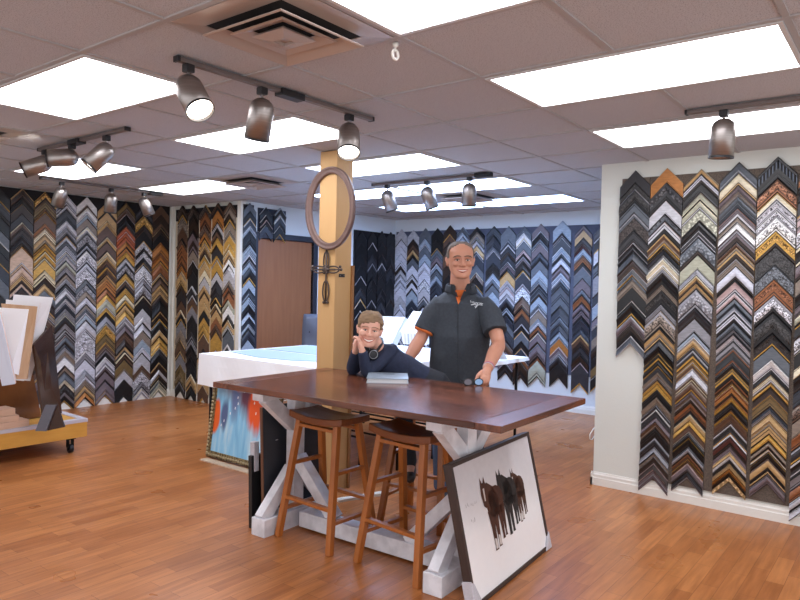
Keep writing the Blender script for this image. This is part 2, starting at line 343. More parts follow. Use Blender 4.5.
COLS=[
('right', 1.69, 0.222, "2.379c 2.283k* 2.241i'k* 2.141s 2.030d* 1.934c 1.846i'c 1.813c 1.779n 1.706m'd 1.654i'c 1.602s 1.573t 1.517k 1.417w'k 1.388k 1.309m 1.239d 1.158i'n", 1.098),
('right', 1.464, 0.224, "2.378T'o 2.271c. 2.142p'i 2.049s* 1.988p'i 1.902T'b 1.823T'd 1.798n 1.751w'e 1.719y 1.654i'e 1.604k 1.539t 1.496k* 1.395e 1.352t* 1.233T 1.143c 1.089k 1.042g'k 0.991k 0.944c 0.905t 0.854g 0.818g 0.782k 0.724t 0.669c 0.637w'c 0.582m 0.546b 0.499k 0.434e 0.412c 0.365e 0.317t 0.288d 0.245p'd 0.194m 0.157m", 0.132),
('right', 1.231, 0.228, "2.351y'T 2.302l 2.247k 2.184t'h 2.129h 2.066h. 1.989k 1.920i'c 1.875s. 1.749h 1.655e 1.606y'T 1.550T 1.508e. 1.376c 1.306k'e 1.215k'u 1.166T 1.106c 1.082i'c 1.018g 0.990g'b 0.955i 0.896y'b 0.864b 0.794m 0.773b 0.744p'd 0.709r 0.660k 0.632y'T 0.590g 0.554b 0.498i'k 0.456k 0.403e 0.350r'b 0.308b 0.286p'm 0.223c 0.202e'c", 0.177),
('right', 0.995, 0.226, "2.377s 2.297T'y 2.216m 2.175t 2.142s 2.101n 2.061r'm 2.000t 1.966w 1.915m 1.831i'b 1.798T 1.723t 1.669l 1.581k'p 1.497k'p 1.446u 1.408n'u 1.351l 1.290s 1.249c'e 1.215c'i 1.168c'e 1.106r'k 1.025i'k 0.977g 0.909r'd 0.864y'r 0.841o 0.793r 0.773g 0.739k 0.698b'g 0.670b 0.602i'k 0.534i 0.510M 0.445m 0.411T 0.383w 0.356k 0.329g'T 0.294o 0.267d 0.240T.", 0.209),
('right', 0.762, 0.226, "2.388kF 2.245r* 2.153g'y 2.101i* 2.036i* 1.990w* 1.899g* 1.800k* 1.676s* 1.584r* 1.479i* 1.371k* 1.229k* 1.150s 1.058w 0.988k 0.955y 0.906g 0.873d 0.821G 0.748n 0.724e 0.702T 0.645T 0.563g 0.513t 0.476y 0.447g'k 0.413T 0.327k'T 0.304m", 0.238),
('right', 0.528, 0.226, "2.346M'r 2.271k 2.189c 2.094p 1.999i* 1.891y'k 1.777m 1.682t 1.587k 1.511m 1.447h 1.384g'k 1.301i* 1.205y'k 1.110y 1.040k 0.950n 0.854b* 0.758t 0.662r 0.579c 0.489i'k 0.406e 0.322M'r 0.245w'i 0.181i", 0.129),
('left', 3.05, 0.232, "2.438k 2.292n 2.136k 2.000s 1.875y'k 1.771k 1.645n 1.499s 1.331k 1.142k 0.933c 0.722n 0.512k", 0.249),
('left', 3.292, 0.232, "2.441T'd 2.352k 2.277T'd 2.170c 2.079y'b 2.009d 1.924c 1.854t'd 1.806P 1.634k'P 1.602P 1.505T 1.419P 1.381d 1.247k 1.117d 0.988c 0.859k 0.729d 0.599c 0.470k 0.340d", 0.167),
('left', 3.532, 0.232, "2.435g* 2.347G 2.249g'b 2.205b 2.084o'r 2.040y 1.963T 1.875g 1.820g 1.776y'g 1.687k'g 1.566y 1.511y'd 1.423T 1.356s 1.246d 1.158t 1.069b 0.981y'd 0.892c 0.804y't 0.693d 0.560b 0.427m 0.316c", 0.127),
('left', 3.766, 0.226, "2.424i 2.318k'i 2.273c 2.142i 2.059e 2.008c 1.952l 1.912s 1.856i'e 1.782y'e 1.732i 1.691h 1.613e 1.539t 1.472i'e 1.408n 1.359i 1.302n 1.257i 1.200n 1.143e 1.104h'e 1.047c 0.973e 0.899i'c 0.837p's 0.747n 0.707i'e 0.667t 0.593w 0.497k't 0.423s 0.337y. 0.280k. 0.195e 0.132k", 0.087),
('left', 4.003, 0.236, "2.436h'w 2.343b 2.309w 2.228u 2.182t 2.090w'y 2.032e* 1.870t'e 1.812i* 1.679c'i 1.604i* 1.477s 1.419e* 1.349t 1.274l 1.198t 1.129s 1.071u 1.001i 0.873i* 0.734i* 0.652w'e 0.547l 0.431u'e 0.361l 0.314t 0.245T 0.186k'o", 0.105),
('left', 4.249, 0.234, "2.400T 2.281g'T 2.181y'T 2.122b 1.986y'T 1.926b 1.826y 1.766y'T 1.719b 1.630g'b 1.553d'T 1.494o 1.375r 1.315g 1.244y'h 1.149g 1.066k'e 0.959k'y 0.935g* 0.839G 0.738g'b 0.661m 0.619k 0.565w'i 0.458i'm 0.386m 0.291m 0.159g'm", 0.099),
('left', 4.491, 0.232, "2.433G 2.348b 2.287p'k 2.227k 2.130R 2.063R 2.003R 1.948o 1.881o 1.821g 1.742i 1.681k'e* 1.560g 1.474k'b 1.389g 1.304y 1.243k'g 1.195T 1.109g 1.030i'e 0.939m 0.847b 0.768d 0.688T 0.603y'd 0.512G 0.402t 0.377w'i 0.267k", 0.059),
('left', 4.728, 0.226, "2.410c 2.291g* 2.174d 2.105b'k 1.963i* 1.864c'i* 1.740c* 1.690w'k 1.666l* 1.492i'e 1.429e* 1.292y'k 1.235k 1.131w'i 1.025w'i 0.944i 0.856w't 0.744u 0.651l 0.569w'i 0.432b 0.344i* 0.213e* 0.132y'i", 0.069),
('left', 4.965, 0.228, "2.435b 2.334b'd 2.226b 2.156T'd 2.080k 1.973o 1.846r 1.801o 1.712o'r 1.636r 1.573y'T 1.509b 1.433g'T 1.369T 1.306d 1.242k 1.089T'd 1.038k 0.975u'k 0.892k 0.860y'T 0.764g 0.681y'g 0.618c 0.541k 0.445T'd 0.349w'i 0.273T'k 0.221y'k 0.170h", 0.068),
('step', 7.44, 0.2, "2.445d* 2.301t* 2.168b 2.023b 1.947r 1.788r 1.706o 1.617T 1.452g'd 1.376c 1.236b 1.121y'T 1.058k 0.981e 0.867t 0.739T'b 0.561e 0.433G 0.325G* 0.216c", 0.089),
('step', 7.21, 0.2, "2.433d* 2.254d 2.129m 1.880t 1.755i'k 1.618k 1.431i'c 1.287b 1.181e 1.068k 0.968k 0.855c 0.755e 0.680k 0.554k 0.429k 0.328y'T 0.190k", 0.064),
('step', 6.97, 0.205, "2.427T'd* 2.335r 2.195b* 2.091o 2.011g* 1.938T 1.877b 1.815y'g 1.723T 1.631y 1.539i 1.435T 1.337T 1.232y'T 1.140k 1.048g 0.956g 0.845y'b 0.648T 0.500b 0.339T 0.216y'b", 0.043),
('step', 6.73, 0.205, "2.438b 2.354o 2.246o 2.186i 2.102b 2.023g 1.921c 1.801g 1.741y'g 1.602i 1.500c 1.391c 1.300g'k 1.222y'G 1.150T 1.059r 0.968b 0.878g 0.666i 0.520b 0.363t", 0.096),
('step', 6.5, 0.2, "2.431b 2.372t 2.283d 2.195t 2.094t 2.047y'g 1.929g 1.870y'T 1.763k'w 1.680i 1.633i 1.503t 1.443r 1.366r 1.277h 1.206w 1.099k 1.040y'T 0.969k'i 0.909s 0.743w'k 0.588i 0.421e 0.254m", 0.111),
('door', 5.265, 0.19, "2.429s 2.335k 2.240i'n 2.158u 2.099k 1.981c 1.934u 1.875u 1.786c 1.727u 1.668k 1.520u 1.413n 1.354u's 1.312u 1.223k 1.135u 1.075n 0.998u 0.927k'n 0.808u 0.689n 0.546u 0.392k", 0.213),
('door', 5.51, 0.19, "2.408i'k 2.311w'k 2.251p'k 2.190w'n", 2.094),
('door', 5.735, 0.19, "2.419u'k 2.321w'n 2.197w'k", 2.086),
('black', 7.04, 0.235, "2.231k 2.073c'k 1.916k 1.758k/i 1.600k 1.442c 1.284w'k 1.126k 0.968k/i 0.810c'k 0.651k 0.493k 0.334c 0.175k", 0.016),
('black', 7.277, 0.205, "2.235k/i 2.074k 1.914c 1.753k 1.592k 1.431k/i 1.270c'k 1.108k 0.947k 0.785c 0.624k 0.462k 0.300c'k 0.138k", -0.01),
('black', 7.488, 0.19, "2.265k 2.102k 1.938k/i 1.775c'k 1.611k 1.447k 1.283c 1.119k 0.955k 0.790c'k 0.626k 0.461k/i 0.296k 0.132c", -0.033),
('black', 7.69, 0.2, "2.267c'k 2.101k 1.934k 1.768c 1.601k 1.435k 1.268c'k 1.101k 0.934k/i 0.767k 0.600c 0.432k 0.265k 0.097k/i", -0.056),
('back', 5.99, 0.205, "2.314i 2.155l 2.053u'l 1.952l 1.851l 1.721i 1.634l 1.539l 1.467l 1.329i 1.228s'l 1.184l 0.923i", 0.632),
('back', 5.776, 0.2, "2.292i 2.164d 2.078b 2.007T 1.950k 1.893s 1.793k'l 1.650k'l 1.543k'l 1.435k'u 1.292n 1.192s 0.934u", 0.647),
('back', 5.564, 0.2, "2.314s 2.159u 2.060s 1.948u 1.835l 1.722l 1.581l. 1.475i 1.341k'i 1.299s 1.228k'l 1.016l", 0.662),
('back', 5.358, 0.195, '2.307k 2.140k 2.015s 1.918m 1.792u 1.737s 1.639u 1.570n 1.375u 1.165s 0.956n', 0.677),
('back', 5.15, 0.205, '2.340d 2.204b 2.108d 1.998b 1.833d 1.655k 1.476b 1.311d 1.105b 0.898d', 0.623),
('back', 4.939, 0.2, "2.306u's 2.231u 2.164u 2.103s 1.968u 1.806s 1.643n 1.453u 1.250s 1.046n", 0.638),
('back', 4.715, 0.225, "2.298k 2.231t 2.138y'k 2.112i 2.058T 1.978w'n 1.925n 1.792s 1.692y'b 1.625k 1.512n 1.378s 1.191n 0.990u", 0.655),
('back', 4.46, 0.215, '2.302n 2.184n 2.040s 1.962n 1.818k 1.679u 1.608s 1.529s 1.437u 1.293n 1.135u 1.004n 0.806s', 0.609),
('back', 4.245, 0.215, "2.294s 2.101i'n 2.024n 1.913n 1.830w'm 1.753k 1.701T 1.590i 1.512p'i 1.371i'n 1.274k 1.235u 1.132n 1.041s 0.950n 0.795b 0.665m 0.522k", 0.392),
('back', 4.022, 0.212, "2.286s 2.197w 2.088s 1.982p 1.905m 1.791b'k 1.702w'n 1.537m* 1.511l* 1.384b 1.269T'k 1.231r 1.142c 1.040i'k 0.938w's 0.810k 0.721w'n 0.618r 0.554d", 0.35),
('back', 3.793, 0.226, "2.308m 2.203k 2.128s 2.053m 1.947n 1.841m's 1.728u 1.635i's 1.553n 1.478s 1.390u 1.290i's 1.215t 1.114u 1.027r 0.976k 0.939w'm 0.801u'm 0.694m 0.625r 0.587h", 0.385),
('back', 3.506, 0.235, "2.335u 2.182c 2.121w'n 1.999u 1.938i'k 1.876l 1.771m 1.693u 1.607u's 1.546s 1.392k's 1.288k'n 1.140u's 1.067n 0.968u 0.882o 0.784p'm 0.685c 0.587k", 0.402),
('back', 3.23, 0.215, "2.270m 2.210T 2.114d 2.024p'M 1.987u 1.903r 1.814k 1.766p's 1.622m 1.490s 1.418r 1.322m 1.238m 1.141n 1.021n 0.949T'b 0.804c 0.700d 0.611p'c", 0.345),
('back', 2.985, 0.22, "2.272s 2.143k 2.026i 1.873s 1.731e 1.495n 1.377u 1.236m 1.118n 0.999t 0.881d 0.763k 0.644G 0.526w'k", 0.383)]

# ------------------------------------------------------------------ frame corner samples
HUE = {'k':('black','131316'),'c':('charcoal','2e2e33'),'s':('slate blue','5b626b'),'n':('navy','2d333e'),'d':('dark brown','2f221c'),'b':('brown','5c4436'),
 't':('taupe','85786c'),'T':('tan','b99868'),'P':('peach','c8ad97'),'r':('copper','94603f'),'R':('rust','b05a36'),'o':('orange brown','b0743a'),'g':('gold','c69b4c'),'G':('antique gold','77623f'),
 'y':('cream','ddd3b8'),'w':('white','e4e4e4'),'i':('silver','c2c2c9'),'p':('pink','bba5a5'),'m':('mauve','6c6066'),'l':('pale lavender','c8cad6'),'u':('pale blue','97a5b4'),
 'e':('grey','8c8c93'),'h':('sage','a5a694'),'M':('maroon','53302f')}
METAL = set('gGiroe')
SM = {}
def smat(c, tex=''):
    if (c, tex) in SM: return SM[(c, tex)]
    nm, hx = HUE[c]; m = bpy.data.materials.new('moulding_'+nm.replace(' ', '_')+{'':'','*':'_ornate','.':'_beaded','F':'_fluted'}[tex]); m.use_nodes = True
    nt = m.node_tree; b = nt.nodes['Principled BSDF']; b.inputs['Roughness'].default_value = .38; b.inputs['Metallic'].default_value = .25 if c in METAL else 0
    a = lin(hx); tc = nt.nodes.new('ShaderNodeTexCoord'); mp = nt.nodes.new('ShaderNodeMapping'); nt.links.new(tc.outputs['Object'], mp.inputs['Vector'])
    if tex == '*':
        n = nt.nodes.new('ShaderNodeTexNoise'); n.inputs['Scale'].default_value = 75; n.inputs['Detail'].default_value = 2; n.inputs['Distortion'].default_value = 1.5
        dk, lt = tuple(x*.12 for x in a[:3])+(1,), tuple(min(1, x*1.5+.06) for x in a[:3])+(1,); lo, hi, bs = .42, .58, .9
    elif tex == '.':
        n = nt.nodes.new('ShaderNodeTexVoronoi'); n.inputs['Scale'].default_value = 60; dk, lt = tuple(min(1, x*1.5+.1) for x in a[:3])+(1,), tuple(x*.6 for x in a[:3])+(1,); lo, hi, bs = .2, .6, .7
    elif tex == 'F':
        n = nt.nodes.new('ShaderNodeTexWave'); n.inputs['Scale'].default_value = 16; n.inputs['Distortion'].default_value = .5; n.bands_direction = 'X'
        dk, lt = tuple(x*.4 for x in a[:3])+(1,), (.12, .15, .2, 1); lo, hi, bs = .4, .9, .9
    else:
        n = nt.nodes.new('ShaderNodeTexNoise'); n.inputs['Scale'].default_value = 18; n.inputs['Detail'].default_value = 4; mp.inputs['Scale'].default_value = (1, 1, 4)
        dk, lt = tuple(x*.78 for x in a[:3])+(1,), tuple(min(1, x*1.12) for x in a[:3])+(1,); lo, hi, bs = .3, .7, .12
    nt.links.new(mp.outputs['Vector'], n.inputs['Vector']); src = n.outputs[0]
    r = nt.nodes.new('ShaderNodeValToRGB'); r.color_ramp.elements[0].position = lo; r.color_ramp.elements[1].position = hi; r.color_ramp.elements[0].color = dk; r.color_ramp.elements[1].color = lt
    nt.links.new(src, r.inputs['Fac']); nt.links.new(r.outputs['Color'], b.inputs['Base Color'])
    bp = nt.nodes.new('ShaderNodeBump'); bp.inputs['Strength'].default_value = bs; bp.inputs['Distance'].default_value = .006; bp.invert = tex == '.'
    nt.links.new(src, bp.inputs['Height']); nt.links.new(bp.outputs['Normal'], b.inputs['Normal'])
    SM[(c, tex)] = m; return m
# cross sections: (fraction of width, depth in cm); the band each step belongs to: 0 outer edge, 1 face, 2 inner lip; grooves are painted black as shadow
PROFS = [
 ([(0,1.6),(.03,1.9),(.12,1.9),(.14,1.5),(.18,1.5),(.2,1.7),(.62,1.6),(.64,1.3),(.70,1.3),(.72,1.7),(.86,1.8),(.88,1.4),(1,1.2)], [0,0,3,3,0,1,3,3,1,4,3,2]),
 ([(0,2.6),(.05,2.9),(.16,2.8),(.18,2.4),(.3,2.0),(.52,1.4),(.72,1.2),(.74,1.0),(.80,1.0),(.82,1.5),(.93,1.4),(1,1.0)], [0,0,3,1,1,4,3,3,2,2,3]),
 ([(0,1.1),(.05,1.3),(.10,1.3),(.12,1.0),(.16,1.0),(.18,1.5),(.5,2.0),(.76,2.7),(.84,2.7),(.86,2.3),(.9,2.3),(1,1.8)], [0,0,3,3,4,1,1,4,3,2,2]),
 ([(0,1.5),(.06,2.0),(.2,2.5),(.42,2.75),(.60,2.5),(.72,2.0),(.74,1.7),(.79,1.7),(.81,1.9),(.92,1.8),(1,1.3)], [0,4,1,1,1,3,3,2,2,3]),
 ([(0,1.9),(.05,2.1),(.20,2.1),(.22,1.6),(.27,1.6),(.29,1.8),(.50,1.7),(.53,1.2),(.57,1.2),(.60,1.5),(.86,1.3),(1,1.0)], [0,4,3,3,1,1,3,3,2,2,3]),
 ([(0,1.2),(.03,1.4),(.90,1.3),(.92,1.6),(.97,1.6),(1,1.2)], [0,1,3,2,2])]
NEAR = {'k':'ck','c':'ke','s':'ne','n':'sk','d':'kb','b':'dt','t':'be','T':'bt','P':'Tp','r':'db','R':'rd','o':'rb','g':'Gb','G':'db','y':'Tw','w':'iy','i':'ew','p':'mi','m':'de','l':'ie','u':'ls','e':'ci','h':'ty','M':'dk'}
def chevron(mb, w, h, prof, e, slot, M):
    pr_, bands = PROFS[prof]; g = min(.002, h*.05); hh = h-g; k = min(1, .55+h*9)
    loop = [(0, 0)]+[(t*hh, d*.01*k) for t, d in pr_]+[(hh, 0)]
    ml = [slot[0]]+[slot[bands[i]] for i in range(len(pr_)-1)]+[slot[2], slot[0]]
    st = (-w/2, 0, w/2); n = len(loop)
    vs = [(x, -d, -abs(x)*1.05-t) for x in st for t, d in loop]; base_ = len(mb.v)
    mb.add(vs, [], 0, M)
    for a in range(2):
        for i in range(n):
            j = (i+1) % n; mb.f.append(tuple(base_+q for q in (a*n+i, a*n+j, (a+1)*n+j, (a+1)*n+i))); mb.m.append(ml[i])
    mb.f.append(tuple(base_+i for i in range(n))[::-1]); mb.m.append(slot[1]); mb.f.append(tuple(base_+2*n+i for i in range(n))); mb.m.append(slot[1])
ORD = ['first','second','third','fourth','fifth','sixth','seventh','eighth','ninth','tenth','eleventh','twelfth','thirteenth','fourteenth','fifteenth','sixteenth','seventeenth','eighteenth','nineteenth']
TENS = {2:'twent', 3:'thirt', 4:'fort', 5:'fift'}
def ordinal(n):
    if n < 20: return ORD[n-1]
    return TENS[n//10]+'ieth' if n % 10 == 0 else TENS[n//10]+'y-'+ORD[n % 10-1]
WALL = {'right':('x', XR-.0125, -PI/2,'right wall'),'back':('x', XB-.0125, -PI/2,'back wall'),'step':('x', XS-.0125, -PI/2,'wall beside the door'),
        'left':('y', YL-.0125, 0,'left wall'),'door':('y', YD-.0125, 0,'door wall'),'black':('y', 6.12-.0125, 0,'wall beyond the column')}
HIDE = [(-60,297,62,440),(197,350,345,600),(318,150,356,480),(418,240,506,400),(350,312,426,392),(356,333,434,400)]
rnd = random.Random(11); ALL = []; cn = {}
for wall, c, w, toks, zend in COLS:
    ax, pl, rz, wn = WALL[wall]; cn[wall] = cn.get(wall, 0)+1
    tk = [re.match(r'(-?\d+\.\d+)([A-Za-z].*)$', t).groups() for t in toks.split()]; zs = [float(a) for a, _ in tk]+[zend]
    for i, (_, s) in enumerate(tk):
        h = zs[i]-zs[i+1]; low = max(0, min(1, (1.75-zs[i])/.7)) if wall == 'right' else 0; ww = w*(1-.085*low); cc0 = c+(.035*(2.35-zs[i])/2.2 if wall == 'right' and cn[wall] in (2, 3) else 0)
        edge, body = s.split("'") if "'" in s else (None, s)
        if wall == 'left' or wall == 'right' or wall == 'back' or True:
            bc = body[0]; tex = ''.join(x for x in body[1:] if x in '*.F'); lip = body.split('/')[1][0] if '/' in body else None
        p = (pl, cc0, zs[i]) if ax == 'x' else (c, pl, zs[i])
        qx, qy = proj((p[0], p[1], zs[i]-.06)); D = (Vector(p)-CAM).length
        nrm = Vector((-1,0,0)) if ax == 'x' else Vector((0,-1,0)); area = ww*h/D**2*abs((Vector(p)-CAM).normalized().dot(nrm))
        if not (4 < qx < 796 and 150 < qy < 520) or any(a < qx < cc and b_ < qy < d for a, b_, cc, d in HIDE): area *= .001
        lp = lip or rnd.choice([bc, bc, edge or bc, 'k', 'd', 'g' if bc in 'kcdbroTG' else 'i'])
        eg = edge or rnd.choice([bc, bc, bc, 'k' if bc not in 'wlui' else bc])
        ALL.append(dict(p=p, w=ww, h=h, rz=rz, bc=bc, tex=tex, lp=lp, eg=eg, pf=(5 if h > .09 and rnd.random() < .5 else rnd.choice([0, 1, 2, 3, 4])) if tex == '' else rnd.choice([1, 3, 5]), area=area, f2=rnd.choice([bc, bc]+list(NEAR[bc])), col=cn[wall], n=i+1, wn=wn, wall=wall))
rank = sorted(ALL, key=lambda a: -a['area']); keep = set(id(a) for a in rank[:300])
GR = {'right':'corner samples on the right wall','left':'corner samples on the left wall','step':'corner samples on the wall beside the door','door':'corner samples on the door wall','back':'corner samples on the back wall','black':'black corner samples beyond the column'}
rest = MB(); rm = []; ri = {}
FIN = {'':'','*':'ornate ','.':'beaded ','F':'fluted '}
for a in ALL:
    keys = [(a['eg'], ''), (a['bc'], a['tex']), (a['lp'], ''), ('k', ''), (a['f2'], '')]  # fixed black entry paints shadow into the profile grooves
    if id(a) in keep:
        mb = MB(); mts = []; slot = []
        for k in keys:
            if k not in mts: mts.append(k)
            slot.append(mts.index(k))
        chevron(mb, a['w'], a['h'], a['pf'], None, slot, None)
        o = mb.build('frame_corner_sample', [smat(*k) for k in mts]); o.location = a['p']; o.rotation_euler = (0, 0, a['rz'])
        tag(o, '%s %scorner sample, %s from top of the %s column, %s' % (HUE[a['bc']][0], FIN[a['tex']], ordinal(a['n']), ordinal(a['col']), a['wn']), 'frame sample', GR[a['wall']])
    else:
        slot = []
        for k in keys:
            if k not in ri: ri[k] = len(rm); rm.append(smat(*k))
            slot.append(ri[k])
        chevron(rest, a['w'], a['h'], a['pf'], None, slot, Matrix.Translation(a['p']) @ Matrix.Rotation(a['rz'], 4, 'Z'))
o = rest.build('corner_sample_remainder', rm); o['kind'] = 'stuff'; tag(o, 'smaller and half hidden frame corner samples filling the other columns', 'frame samples')
# felt boards the samples hang on
felt = mat('mottled_brown_board', '4c433d', .95, noise=('6d6258', 140, (1,1,1), .15)); feltk = mat('black_board', '17171b', .9); felts = mat('slate_board', '474c5c', .9, noise=('565b6c', 90, (1,1,1), .2)); feltn = mat('navy_board', '262c3a', .9)
cream = mat('cream_board', 'cbbfa8', .85)
def panel(label, m, a, b_): tag(MB().box(a, b_).build('display_board', m), label, 'display board', 'boards behind the samples')
g = .012
panel('mottled brown board behind the samples of the right wall', felt, (XR-g, .39, .115), (XR, 1.585, 2.325))
panel('short mottled board behind the first column of the right wall', felt, (XR-g, 1.587, 1.16), (XR, 1.79, 2.325))
panel('black board behind the samples of the left wall', feltk, (2.92, YL-g, .09), (5.10, YL, 2.44))
panel('cream board behind the brown samples between corner and door', cream, (XS-g, 6.39, .10), (XS, 7.60, 2.25))
panel('dark strip above the cream board beside the door', feltk, (XS-g, 6.39, 2.252), (XS, 7.60, 2.40))
panel('narrow dark board left of the door under blue and black samples', feltn, (5.172, YD-g, .15), (5.333, YD, 2.41))
panel('dark board above the door under three rows of samples', feltn, (5.40, YD-g, 2.105), (5.845, YD, 2.39))
panel('black board behind the black samples right of the column', feltk, (6.90, 6.12-g, .1), (7.80, 6.12, 2.24))
panel('slate board behind the blue samples of the back wall', felts, (XB-g, 2.86, .45), (XB, 6.09, 2.275))

# ------------------------------------------------------------------ column with mirror frame and cross
tanp = mat('tan_column_paint', 'c29c6a', .6, noise=('b8915f', 6, (1, 1, .3), .3)); plank = mat('bare_wood', '9a6d42', .6, noise=('85592f', 5, (6, 6, .6), .3))
tag(MB().box((3.53, 3.30, 0), (3.70, 3.465, H)).build('column', tanp, bevel=.003), 'tan square column standing between the tables', 'column')
tag(MB().box((3.70, 3.285, 0), (3.722, 3.40, 1.63)).build('wooden_plank', plank), 'tall thin plank standing against the right side of the tan column', 'plank')
iron = mat('dark_iron', '3a302c', .5, .5, noise=('5d4f48', 40, (1,1,1), .3)); mirf = mat('oval_frame_brown', '5d4741', .42, .1, noise=('6d5650', 20, (1,1,1), .3))
# oval ring frame, facing -x
t = thing('oval_frame', 'empty oval picture frame hung high on the tan column', 'frame', (3.528, 3.345, 2.03))
ry, rz_ = .232, .292; prof = [(-.046, 0), (-.046, .014), (-.036, .024), (-.024, .016), (-.012, .026), (0, .03), (.004, .018), (.002, 0)]
mb = MB(); rg = []
for k in range(64):
    a = 2*PI*k/64; rg.append([Vector((-d, (ry+o)*math.cos(a), (rz_+o)*math.sin(a))) for o, d in prof])
mb.rings(rg+[rg[0]], cap=False); mb.build('oval_moulding', mirf, t, True)
# wrought cross
t = thing('iron_cross', 'wrought iron cross with open loops hanging under the oval frame', 'cross', (3.53, 3.375, 1.55))
def loop(cy, cz, ay, az): return [(-.012, cy+ay*math.cos(2*PI*k/20), cz+az*math.sin(2*PI*k/20)) for k in range(20)]
for nm, c in (('upper_loop', (0, .105, .026, .07)), ('lower_loop', (0, -.11, .03, .075)), ('side_loop', (.068, .045, .058, .024)), ('side_loop', (-.068, .045, .058, .024))):
    MB().tube(loop(*c), .0052, 8, closed=True).build(nm, iron, t, True)
mb = MB(); mb.tube([(-.012, 0, .19), (-.012, 0, -.20)], .006, 8); mb.tube([(-.012, -.14, .045), (-.012, .14, .045)], .005, 8); mb.build('cross_bar', iron, t, True)
mb = MB(); mb.ball((-.016, 0, .045), (.014, .026, .026), 12)
for a in range(6): mb.ball((-.016, .026*math.cos(a*PI/3), .045+.026*math.sin(a*PI/3)), .011, 8)
mb.build('rosette', iron, t, True)
mb = MB()
for y, z in ((.145, .045), (-.145, .045), (0, .195), (.018, -.19), (-.018, -.19), (.135, .065), (-.135, .065)): mb.ball((-.012, y, z), .011, 8)
mb.build('finial', iron, t, True)
t = thing('wall_plate', 'small dark plate on the right face of the tan column', 'plate', (3.60, 3.30, 1.555))
MB().box((-.03, -.006, -.012), (.03, 0, .012)).build('plate', blk, t, bevel=.002); mb = MB()
for x in (-.02, .02): mb.ball((x, -.006, 0), .003, 6)
mb.build('screw', steel, t)

# ------------------------------------------------------------------ big work table with trestle base
walnut = bpy.data.materials.new('walnut_top'); walnut.use_nodes = True; nt = walnut.node_tree; b = nt.nodes['Principled BSDF']
def wood(nt, b, c1, c2, stretch, rows, swap):
    tc = nt.nodes.new('ShaderNodeTexCoord'); mp = nt.nodes.new('ShaderNodeMapping'); mp.inputs['Scale'].default_value = stretch; nt.links.new(tc.outputs['Object'], mp.inputs['Vector'])
    n = nt.nodes.new('ShaderNodeTexNoise'); n.inputs['Scale'].default_value = 3; n.inputs['Detail'].default_value = 6; n.inputs['Distortion'].default_value = .6; nt.links.new(mp.outputs['Vector'], n.inputs['Vector'])
    r = nt.nodes.new('ShaderNodeValToRGB'); r.color_ramp.elements[0].position = .3; r.color_ramp.elements[1].position = .7; r.color_ramp.elements[0].color = lin(c1); r.color_ramp.elements[1].color = lin(c2)
    nt.links.new(n.outputs['Fac'], r.inputs['Fac']); out = r.outputs['Color']
    if rows:
        m2 = nt.nodes.new('ShaderNodeMapping'); nt.links.new(tc.outputs['Object'], m2.inputs['Vector']); m2.inputs['Rotation'].default_value = (0, 0, PI/2 if swap else 0)
        br = nt.nodes.new('ShaderNodeTexBrick'); br.inputs['Scale'].default_value = 1; br.inputs['Brick Width'].default_value = 3; br.inputs['Row Height'].default_value = rows; br.inputs['Mortar Size'].default_value = .0015
        br.inputs['Color1'].default_value = (1, 1, 1, 1); br.inputs['Color2'].default_value = (.58, .55, .53, 1); br.inputs['Mortar'].default_value = (.3, .3, .3, 1); nt.links.new(m2.outputs['Vector'], br.inputs['Vector'])
        mx = nt.nodes.new('ShaderNodeMix'); mx.data_type = 'RGBA'; mx.blend_type = 'MULTIPLY'; mx.inputs[0].default_value = 1; nt.links.new(out, mx.inputs[6]); nt.links.new(br.outputs['Color'], mx.inputs[7]); out = mx.outputs[2]
    nt.links.new(out, b.inputs['Base Color'])
    bp = nt.nodes.new('ShaderNodeBump'); bp.inputs['Strength'].default_value = .12; bp.inputs['Distance'].default_value = .004; nt.links.new(n.outputs['Fac'], bp.inputs['Height']); nt.links.new(bp.outputs['Normal'], b.inputs['Normal'])
wood(nt, b, '3d2017', '8a5136', (14, .9, 6), .152, True); b.inputs['Roughness'].default_value = .2
walnut2 = bpy.data.materials.new('walnut_end'); walnut2.use_nodes = True; nt = walnut2.node_tree; wood(nt, nt.nodes['Principled BSDF'], '3d2017', '7a4730', (.8, 12, 6), 0, False); nt.nodes['Principled BSDF'].inputs['Roughness'].default_value = .26
wpaint = mat('distressed_white_paint', 'e8e8ee', .6, noise=('cacad0', 9, (1, 1, 1), .12), bump=(25, .15, (1,1,1)))
T = thing('trestle_table', 'long dark wood work table on a distressed white trestle base', 'table', (2.962, 2.317, 0), R(1.8))
MB().box((-.488, -.80, .88), (.488, .80, .911)).build('tabletop', walnut, T, bevel=.003)
for s in (-1, 1): MB().box((-.488, s*.865-.064, .88), (.488, s*.865+.064, .911)).build('breadboard_end', walnut2, T, bevel=.003)
for s in (-1, 1):
    y = s*.66 if s > 0 else -.50
    y = .735 if s > 0 else -.485
    MB().box((-.30, y-.055, 0), (.30, y+.055, .105)).build('foot', wpaint, T, bevel=.004)
    MB().box((-.045, y-.035, .105), (.045, y+.035, .80)).build('post', wpaint, T, bevel=.004)
    MB().box((-.32, y-.045, .80), (.32, y+.045, .88)).build('top_beam', wpaint, T, bevel=.004)
    for a in (-1, 1):
        MB().bar((a*.27, y, .095), (a*.03, y, .35), .08, .06, up=(0,1,0)).build('brace', wpaint, T, bevel=.003)
        MB().bar((a*.26, y, .815), (a*.03, y, .62), .08, .06, up=(0,1,0)).build('brace', wpaint, T, bevel=.003)
    MB().bar((0, y-s*.03, .42), (0, y-s*.34, .10), .07, .075, up=(1,0,0)).build('long_brace', wpaint, T, bevel=.003)
MB().box((-.05, -.42, .012), (.05, .645, .105)).build('stretcher', wpaint, T, bevel=.004)
